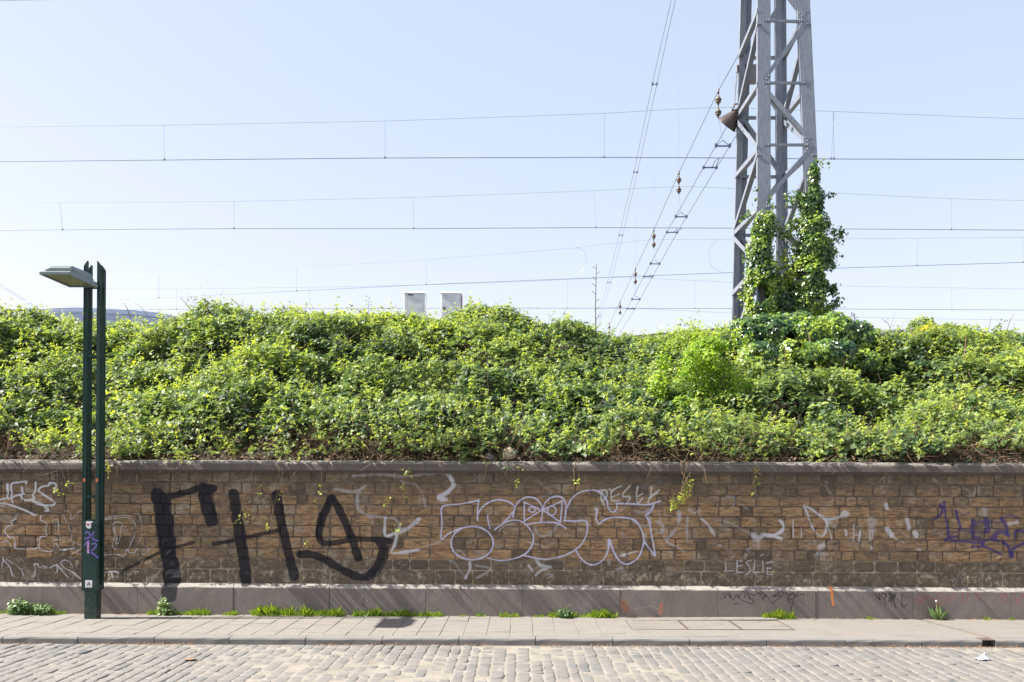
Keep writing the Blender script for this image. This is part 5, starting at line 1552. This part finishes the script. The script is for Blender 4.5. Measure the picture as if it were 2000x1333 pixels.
ex = np.concatenate([trailpts([(1590, 318), (1600, 317), (1612, 318), (1620, 322)], YI, 26, .03), trailpts([(1545, 395), (1555, 380), (1575, 388), (1595, 385)], YI, 260, .06), trailpts([(1600, 385), (1618, 382), (1630, 380)], YI, 40, .03), trailpts([(1620, 450), (1640, 455), (1636, 470)], YI, 130, .05), trailpts([(1615, 500), (1632, 490), (1636, 510)], YI, 60, .05), trailpts([(1632, 560), (1640, 590), (1635, 600)], YI, 50, .05), trailpts([(1545, 440), (1560, 430), (1570, 460)], YI, 160, .05), trailpts([(1600, 600), (1560, 560), (1550, 480)], YI, 200, .08)])
ivy_thing('climbing_ivy', 'taller ivy column climbing the right leg of the mast',
          [px_blob(*b) for b in ((1590, 345, YI, 11, 28, .10), (1593, 385, YI, 15, 26, .12), (1582, 405, YI, 26, 26, .18), (1590, 445, YI, 32, 34, .22), (1592, 490, YI, 38, 38, .26), (1585, 540, YI, 42, 44, .30), (1595, 585, YI, 40, 40, .30), (1572, 590, YI, 28, 38, .25), (1610, 540, YI, 24, 45, .2), (1565, 540, YI, 22, 32, .2), (1600, 460, YI, 26, 30, .2), (1570, 400, YI, 18, 16, .12))], 16500,
          [[at(1590, 640, YI), at(1585, 560, YI), at(1592, 450, YI), at(1592, 330, YI)], [at(1570, 640, YI), at(1560, 520, YI), at(1570, 400, YI)]], extra=ex)
YM = 14.0
ivy_thing('ivy_mound', 'dark glossy ivy mound wrapped round the foot of the mast',
          [px_blob(*b) for b in ((1470, 660, YM, 40, 38), (1520, 655, YM, 48, 38), (1575, 655, YM, 50, 38), (1630, 655, YM, 48, 36), (1675, 665, YM, 38, 36), (1490, 698, YM - .8, 45, 30), (1560, 695, YM - .8, 50, 32), (1625, 690, YM - .6, 50, 30), (1700, 680, YM + .2, 26, 26), (1445, 640, YM + .1, 20, 18), (1610, 635, YM + .2, 60, 18), (1540, 628, YM + .3, 50, 16), (1660, 644, YM + .2, 30, 14), (1490, 626, YM, 22, 14), (1560, 622, YM + .1, 26, 14), (1628, 624, YM + .2, 24, 14), (1470, 715, YM - 1.0, 26, 18), (1690, 705, YM - .6, 30, 20))], 24000,
          [[at(1545, 760, YM), at(1540, 700, YM), at(1530, 650, YM)], [at(1590, 720, YM - .3), at(1583, 670, YM - .65), at(1575, 638, YM - .5)]], szr=(.038, .070), dark=-.02)
# dull hedge right of the ivy and yellow leaved plant
def bush(name, label, cat, blobs, n, mat, base, szr=(.03, .05), tm=.5, spread=.2, stem_n=5, tplv=TPL, tfv=TPF, up=.6):
    e = empty(name, tuple(base)); tag(e, label, cat); L0 = np.array(e.location)
    C, Nn, dp = cloud(blobs, n)
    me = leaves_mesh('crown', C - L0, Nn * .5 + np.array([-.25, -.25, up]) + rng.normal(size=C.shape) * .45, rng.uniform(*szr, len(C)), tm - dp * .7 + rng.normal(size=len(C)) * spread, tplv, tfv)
    link('crown', me, mat, e)
    m_ = MB()
    for k in range(stem_n):
        b_ = blobs[k % len(blobs)]
        q = Vector(b_[0]) + Vector((random.uniform(-.1, .1), 0, random.uniform(0, .1)))
        a = Vector(base) + Vector((random.uniform(-.05, .05), 0, 0))
        m_.tube([a - Vector(L0), a.lerp(q, .5) + Vector((0, 0, .05)) - Vector(L0), q - Vector(L0)], [.012, .009, .003], 5)
    m_.build('stems', M_bark, e)
    return e
bush('hedge_bush', 'dull brownish green clipped bush just right of the ivy mound', 'bush', [px_blob(*b) for b in ((1735, 672, 15.2, 42, 28), (1775, 664, 15.4, 45, 20), (1730, 700, 14.6, 35, 26), (1765, 690, 14.8, 30, 22))], 7000, L_dull, at(1740, 730, 14.8), (.02, .04), .4)
bush('yellow_shrub', 'small shrub with large yellow leaves right of the mast on the skyline', 'shrub', [px_blob(*b) for b in ((1815, 652, 14.7, 22, 18), (1835, 660, 14.6, 16, 20), (1800, 658, 14.7, 18, 16), (1828, 672, 14.5, 20, 14))], 420, L_yellow, at(1820, 710, 15.6), (.07, .13), .62)
bush('leafy_bush', 'fresh green bush on the skyline around the yellow leaved shrub', 'bush', [px_blob(*b) for b in ((1800, 640, 15.4, 24, 20), (1850, 652, 15.3, 40, 18), (1880, 662, 15.2, 35, 18), (1815, 675, 14.9, 50, 22))], 3400, L_bramble, at(1850, 720, 15.8), (.045, .085), .55)
bush('straggly_bush', 'loose straggly bramble bush rising on the skyline right of the lamp', 'bush', [px_blob(*b) for b in ((430, 618, 15.4, 42, 20), (400, 626, 15.4, 30, 18), (465, 622, 15.4, 30, 20))], 1000, L_bramble, at(430, 680, 15.4), (.035, .065), .42)
bush('straggly_bush', 'dense dark topped bramble bush on the skyline right of the two cabinets', 'bush', [px_blob(*b) for b in ((985, 616, 15.4, 34, 18), (955, 614, 15.4, 28, 15), (1105, 640, 15.3, 30, 16), (1125, 644, 15.3, 22, 16))], 1500, L_bramble, at(985, 690, 15.4), (.035, .065), .42)

# bare stalks and dead sticks
def stalk(pts, r, mat, label, cat='stem', name='bare_stalk', side=0, Y=None):
    P_ = [at(*p) for p in pts]
    e = empty(name, tuple(P_[0])); tag(e, label, cat)
    m_ = MB(); m_.tube([p - e.location for p in P_], [r * (1 - .6 * i / (len(P_) - 1)) for i in range(len(P_))], 6); m_.build('stem', mat, e)
    if side:
        m_ = MB()
        for k in range(side):
            t = (k + 1) / (side + 1) * (len(P_) - 1); i = int(t); q = P_[i].lerp(P_[min(i + 1, len(P_) - 1)], t - i) - e.location
            dr = Vector((random.choice((-1, 1)) * .05, random.uniform(-.03, .03), .04))
            m_.tube([q, q + dr], [r * .5, r * .2], 5)
            m_.lathe(q + dr, (0, 0, 1), [(0, -.012), (.010, 0), (0, .014)], 6)
        m_.build('buds', mat, e)
stalk([(1164, 660, 15.0), (1163, 600, 15.0), (1164, 550, 15.0), (1165, 516, 15.0)], .010, M_bark, 'tall thin bare sapling stem rising against the sky left of the mast', side=9)
stalk([(1474, 0, 1)][:0] or [(1876, 792, 13.6), (1879, 740, 13.6), (1884, 690, 13.6), (1887, 658, 13.6)], .016, M_twig, 'upright pale dry stalk standing in the brambles at the right')
stalk([(722, 622, 15.2), (719, 600, 15.2), (723, 576, 15.2)], .005, M_bark, 'thin bare sprig above the brambles left of the cabinets', side=5)
stalk([(255, 622, 15.3), (248, 602, 15.3), (242, 592, 15.3)], .008, M_bark, 'short dead twig in front of the blue roof')
stalk([(380, 618, 15.3), (368, 600, 15.3), (352, 580, 15.3)], .008, M_bark, 'dark dead twig leaning left beside the straggly bush', side=2)
stalk([(290, 620, 15.3), (276, 600, 15.3), (262, 592, 15.3)], .005, M_bark, 'thin curved dead twig above the blue roof')
stalk([(1742, 650, 15.8), (1735, 633, 15.8), (1722, 622, 15.8)], .006, M_bark, 'bare forked twig above the dull clipped bush', side=3)
stalk([(1756, 650, 15.8), (1760, 640, 15.8), (1766, 630, 15.8)], .005, M_bark, 'short bare twig above the dull clipped bush', side=1)
stalk([(1965, 652, 15.8), (1972, 628, 15.8), (1981, 612, 15.8)], .007, M_bark, 'bare twig leaning right on the far right skyline')
stalk([(1930, 650, 15.8), (1934, 630, 15.8), (1936, 618, 15.8)], .005, M_bark, 'bare upright twig on the right skyline')
stalk([(1668, 640, 15.4), (1669, 622, 15.4), (1669, 612, 15.4)], .012, M_bark, 'small dark ivy tip sticking up right of the mast', side=6)
stalk([(1843, 868, 11.4), (1862, 850, 11.45), (1878, 838, 11.5)], .008, M_twig, 'bent brown bramble cane arching near the right end of the coping')
stalk([(1838, 893, 10.95), (1850, 878, 11.0), (1862, 872, 11.0), (1872, 875, 11.0)], .024, M_bark, 'thick curved dead branch lying behind the coping at the right', cat='branch', name='dead_branch')
stalk([(1866, 882, 10.85), (1890, 892, 10.8), (1908, 898, 10.8)], .014, M_twig, 'straight dead branch resting on the coping at the right', cat='branch', name='dead_branch')
stalk([(45, 876, 10.9), (65, 868, 10.95), (88, 857, 11.0)], .012, M_twig, 'pale dead branch lying in the brambles at the far left', cat='branch', name='dead_branch')
# boulder
e = empty('boulder', tuple(at(995, 898, 10.75))); tag(e, 'pale yellowish stone lying on the coping under the brambles', 'stone')
bm_v, bm_f = [], []
m_ = MB(); n1, n2 = 10, 6
rr = []
for j in range(n2 + 1):
    for i in range(n1):
        a = 2 * math.pi * i / n1; b_ = math.pi * j / n2 - math.pi / 2
        k = 1 + .25 * (float(vnoise(math.cos(a) * 1.3 + 5, math.sin(a) * 1.3 + b_ * 1.7, 9)) - .5)
        rr.append((.085 * math.cos(b_) ** .7 * math.cos(a) * k if abs(math.cos(b_)) > 1e-6 else 0, .07 * max(0, math.cos(b_)) ** .7 * math.sin(a) * k, .07 + .075 * math.sin(b_) * k))
m_.add(rr, [(j * n1 + i, j * n1 + (i + 1) % n1, (j + 1) * n1 + (i + 1) % n1, (j + 1) * n1 + i) for j in range(n2) for i in range(n1)])
m_.build('rock', M_bould, e, True)
e = empty('boulder', tuple(at(955, 899, 10.8))); tag(e, 'greyer half hidden stone left of the pale one on the coping', 'stone')
m_ = MB(); m_.add([(a * .8, b, c * .55) for a, b, c in rr], [(j * n1 + i, j * n1 + (i + 1) % n1, (j + 1) * n1 + (i + 1) % n1, (j + 1) * n1 + i) for j in range(n2) for i in range(n1)])
m_.build('rock', M_kerb, e, True)

# ---- vines hanging over the wall
def vine(paths, tufts, label, mat=M_redstem, r=.0035, bright=.75):
    P_ = [[wallM @ Vector((*wl(a, b, -.03)[:1], -.03, wl(a, b, -.03)[1])) for a, b in smooth_pts(p, 5)] for p in paths]
    e = empty('hanging_vine', tuple(P_[0][0])); tag(e, label, 'vine', 'vines hanging over the wall')
    m_ = MB()
    for q in P_: m_.tube([p - e.location + Vector((0, random.uniform(-.004, .004), 0)) for p in q], [r * (1 - .5 * i / len(q)) for i in range(len(q))], 5)
    m_.build('stem', mat, e)
    C = []
    for (a, b, rx, ry, n_) in tufts:
        u, z = wl(a, b, -.03)
        c = np.array(wallM @ Vector((u, -.03, z)))
        C.append(c + rng.normal(size=(n_, 3)) * np.array([rx * .006, .015, ry * .006]))
    C = np.concatenate(C)
    me = leaves_mesh('leaves', C - np.array(e.location), rng.normal(size=C.shape) * .45 + np.array([-.35, -.4, .6]), rng.uniform(.024, .045, len(C)), bright + rng.normal(size=len(C)) * .18)
    link('leaves', me, L_bramble, e)
vine([[(110, 900), (112, 930), (112, 955)]], [(110, 962, 4, 4, 12)], 'short vine with a yellow green tip hanging left of the lamp beside the white tag')
vine([[(112, 905), (125, 930), (142, 970)], [(132, 905), (133, 930), (136, 940)]], [(137, 944, 4, 3, 10)], 'forked brown vine hanging between white tag and lamp post')
vine([[(215, 905), (212, 925), (205, 950)]], [(215, 911, 5, 5, 16), (211, 925, 3, 4, 6)], 'vine hanging right against the lamp post')
vine([[(316, 898), (322, 912), (340, 917), (352, 910)]], [(345, 900, 14, 4, 14)], 'looped pale runner lying over the coping left of the black letters')
vine([[(500, 900), (480, 960), (468, 1010)], [(540, 905), (545, 930), (520, 970), (500, 985)]], [(480, 1005, 3, 3, 8), (466, 1016, 7, 4, 12), (510, 945, 4, 4, 6), (508, 966, 2, 3, 4)], 'thin vines crossing the black letters with a leafy tip near the middle letter')
vine([[(548, 900), (552, 925), (536, 985), (525, 1030)]], [(546, 966, 3, 4, 6), (526, 1030, 3, 4, 7), (600, 1060, 4, 7, 10)], 'thin trailing vine hanging between the second and third black letters')
vine([[(628, 905), (628, 940), (624, 965)]], [(626, 950, 2, 3, 5), (625, 964, 2, 3, 5), (616, 978, 2, 3, 3)], 'short thin vine left of the dark crack in the wall')
vine([[(788, 898), (790, 920), (787, 960), (789, 1000), (778, 1040)]], [(795, 924, 4, 5, 16), (788, 950, 3, 5, 8), (790, 972, 3, 3, 6), (776, 1036, 5, 7, 18)], 'long leafy vine hanging right of the black letters')
vine([[(772, 925), (768, 950), (758, 980), (754, 990)]], [(759, 974, 4, 5, 12), (754, 988, 3, 3, 6)], 'short leafy vine just left of the long leafy vine')
vine([[(953, 900), (948, 925), (941, 950), (938, 975)]], [(950, 906, 3, 3, 5)], 'bare yellowish vine hanging above the start of the white outline graffiti', M_stem)
vine([[(1011, 905), (1013, 925), (1010, 945)]], [(1010, 943, 2, 3, 6), (1012, 915, 3, 2, 5)], 'tiny vine hanging above the white outlined eyes')
vine([[(1129, 895), (1131, 920), (1128, 945)]], [(1128, 944, 2, 3, 6), (1128, 936, 3, 2, 4)], 'thin vine hanging right of the white outlined eyes')
vine([[(1330, 900), (1333, 925), (1343, 940), (1347, 955), (1343, 975), (1325, 985), (1318, 1000)], [(1343, 900), (1336, 930), (1330, 965)]], [(1346, 940, 5, 6, 22), (1345, 948, 5, 5, 16), (1338, 966, 6, 4, 18), (1326, 976, 8, 5, 30), (1320, 986, 7, 5, 26), (1317, 990, 4, 4, 10)], 'biggest leafy vine, bushy at its tip, hanging right of the outline graffiti', r=.006)
vine([[(1475, 913), (1473, 940), (1474, 965), (1486, 989)]], [(1477, 916, 2, 3, 5), (1474, 924, 3, 3, 6), (1478, 937, 4, 3, 7), (1477, 948, 4, 3, 6), (1472, 962, 3, 3, 5)], 'bare tipped vine hanging alone on the right part of the wall')

# ---- growth at the foot of the wall
def foot(px, py=1203): 
    u, _ = wl(px, py, 0); return u
def grass(ranges):
    Ps, Ls = [], []
    for a, b, dens, h_ in ranges:
        n_ = int((b - a) * dens)
        px = rng.uniform(a, b, n_)
        for p in px:
            mod = .5 * float(vnoise(p * .06, 0, 3)) + .5 * float(vnoise(p * .33, 0, 8))
            if rng.uniform() > mod * 1.15: continue
            u = foot(p); q = wallM @ Vector((u, -abs(rng.normal()) * .028 - .004, 0))
            Ps.append(tuple(q)); Ls.append(h_ * (.35 + 1.3 * mod * mod + .3 * rng.uniform()) * rng.uniform(.5, 1.2))
    P = np.array(Ps); L = np.array(Ls)
    tpl = np.array([(0, .06, 0), (0, -.06, 0), (.55, .045, .06), (.55, -.045, .06), (1, 0, .28)], float)
    tf = np.array([(0, 1, 3), (0, 3, 2), (2, 3, 4)])
    T = nrm(np.array([0, -.25, 1.0]) + rng.normal(size=P.shape) * np.array([.45, .25, .15]))
    N_ = nrm(np.array([0, -1, .2]) + rng.normal(size=P.shape) * .5)
    me = leaves_mesh('grass', P, N_, L, rng.uniform(.1, 1, len(P)), tpl, tf, T=T)
    o = link('grass', me, L_grass); tag(o, 'short green grass growing along the foot of the wall', 'grass', kind='stuff')
grass([(-5, 132, 14, .055), (290, 410, 16, .07), (436, 464, 12, .05), (495, 670, 16, .085), (690, 862, 17, .08), (862, 870, 8, .05), (900, 906, 8, .03), (930, 948, 8, .04), (976, 1012, 14, .06), (1042, 1062, 14, .05), (1072, 1206, 14, .075), (1490, 1545, 26, .10), (1543, 1552, 10, .04), (1692, 1706, 14, .05), (1920, 1930, 8, .04), (1970, 1982, 8, .04)])
def weed(blobs, n_, label, szr, base_px, cat='weed', mat=L_weed, tm=.5, name='leafy_weed', height=.15, stems=5):
    u = foot(base_px); b0 = wallM @ Vector((u, -.05, 0))
    e = empty(name, tuple(b0)); tag(e, label, cat); L0 = np.array(e.location)
    C, Nn, dp = cloud(blobs, n_)
    C[:, 2] = np.maximum(C[:, 2], .01)
    me = leaves_mesh('leaves', C - L0, Nn * .3 + np.array([-.4, -.4, .7]) + rng.normal(size=C.shape) * .4, rng.uniform(*szr, len(C)), tm - dp * .5 + rng.normal(size=len(C)) * .2)
    link('leaves', me, mat, e)
    m_ = MB()
    for k in range(stems):
        m_.tube([(random.uniform(-.02, .02), 0, 0), (random.uniform(-.05, .05), -.01, height * .6), (random.uniform(-.08, .08), -.02, height)], [.004, .003, .002], 5)
    m_.build('stems', M_stem, e)
    return e
YW = 10.58
weed([px_blob(*b) for b in ((35, 1184, YW, 17, 15), (48, 1186, YW, 14, 12), (25, 1190, YW, 12, 9))], 420, 'bushy weed patch at the far left foot of the wall', (.025, .05), 38)
weed([px_blob(*b) for b in ((80, 1190, YW, 17, 10), (68, 1193, YW, 12, 8), (92, 1190, YW, 10, 8))], 300, 'lower weed patch just right of the bushy one at the far left', (.022, .045), 80)
weed([px_blob(*b) for b in ((319, 1177, YW, 8, 9), (312, 1182, YW, 9, 6), (326, 1188, YW, 10, 9), (318, 1193, YW, 10, 9), (335, 1196, YW, 8, 6))], 120, 'pale leafy weed standing taller than the grass right of the lamp', (.035, .06), 320, tm=.75)
weed([px_blob(*b) for b in ((1100, 1198, YW - .1, 12, 8), (1108, 1200, YW - .1, 9, 6))], 170, 'dark low weed in the grass under the end of the outline graffiti', (.02, .04), 1104, tm=.15)
# dandelion
u = foot(1826); b0 = wallM @ Vector((u, -.06, 0))
e = empty('dandelion', tuple(b0)); tag(e, 'dandelion with one tall seed stalk at the foot of the wall on the right', 'dandelion')
na = 26
an = rng.uniform(0, 2 * math.pi, na)
T = np.stack([np.cos(an) * 1.0, np.sin(an) * .45, rng.uniform(.1, 1.1, na)], -1)
me = leaves_mesh('leaves', rng.normal(size=(na, 3)) * .012 + np.array([0, 0, .02]), np.cross(T, np.stack([-np.sin(an), np.cos(an), an * 0], -1)) * -1 + np.array([-.2, -.3, .4]), rng.uniform(.09, .17, na), rng.uniform(.5, 1, na), T=T, aspect=.45)
link('leaves', me, L_weed, e)
m_ = MB(); m_.tube([(0, 0, 0), (.0, 0, .12), (-.012, 0, .215)], .0035, 5); m_.build('stalk', M_stem, e)
m_ = MB(); m_.lathe((-.012, 0, .215), (0, 0, 1), [(0, -.004), (.011, .002), (.012, .012), (0, .02)], 8); m_.build('seed_head', M_flower, e, True)
# tiny plant on top of the lamp's box
e = empty('sprouting_weed', (LX + .035, LY - .04, ZB1 + .002)); tag(e, 'tiny yellow green weed sprouting on top of the lamp service box', 'weed')
n_ = 26; C = rng.normal(size=(n_, 3)) * np.array([.014, .01, .018]) + np.array([0, 0, .035])
link('leaves', leaves_mesh('leaves', C, rng.normal(size=C.shape) + np.array([0, -.5, .8]), rng.uniform(.018, .03, n_), rng.uniform(.5, 1, n_)), L_weed, e)

# ---- small litter on the road
e = empty('crumpled_wrapper', tuple(at(1919, 1284, 8.6))); e.location.z = ROAD_Z + .012
p = at(1919, 1284, (CAM_H - ROAD_Z) * F_PX / (1284 + 3 - CY)); e.location = (p.x, p.y, ROAD_Z + .012)
tag(e, 'crumpled silver foil wrapper lying on the setts at the right', 'litter')
m_ = MB()
G_ = 7
for j in range(G_):
    for i in range(G_):
        s_, t_ = i / (G_ - 1) - .5, j / (G_ - 1) - .5
        m_.v.append((s_ * .12 + random.uniform(-.008, .008), t_ * .10 + random.uniform(-.008, .008), .055 * math.exp(-((s_ - .15) ** 2 + t_ ** 2) * 9) * random.uniform(.55, 1.25) + .001))
for j in range(G_ - 1):
    for i in range(G_ - 1):
        m_.f.append((j * G_ + i, j * G_ + i + 1, (j + 1) * G_ + i + 1, (j + 1) * G_ + i)); m_.m.append(0)
b_ = len(m_.v)
m_.add([(-.085, -.01, .004), (-.05, -.02, .006), (-.05, .015, .012), (-.08, .014, .003)], [(0, 1, 2, 3)])
o = m_.build('foil', M_foil, e)
md = o.modifiers.new('thick', 'SOLIDIFY'); md.thickness = .0012
# flat dark leaf on the setts
p = at(370, 1296, (CAM_H - ROAD_Z) * F_PX / (1296 - 2 - CY))
e = empty('fallen_leaf', (p.x, p.y, ROAD_Z + .016)); tag(e, 'single dark dead leaf lying on the setts at the left', 'leaf')
m_ = MB(); m_.add([(-.055, .01, .0), (-.02, .045, .008), (.04, .04, .004), (.065, .0, .010), (.02, -.045, .004), (-.03, -.035, .006), (0, 0, .004)], [(0, 6, 1), (1, 6, 2), (2, 6, 3), (3, 6, 4), (4, 6, 5), (5, 6, 0)]); o = m_.build('blade', M_twig, e)
md = o.modifiers.new('thick', 'SOLIDIFY'); md.thickness = .0015

# grit on the pavement and setts
ng = 1500
gx = rng.uniform(-6.5, 6.5, ng); gy = rng.uniform(7.3, 10.5, ng)
gzv = np.where(gy < KERB_Y, ROAD_Z + .012, .003)
flakes('grit', np.stack([gx, gy, gzv], -1), rng.uniform(.004, .012, ng), M_gutter, 'small brown specks of grit scattered over pavement and setts')
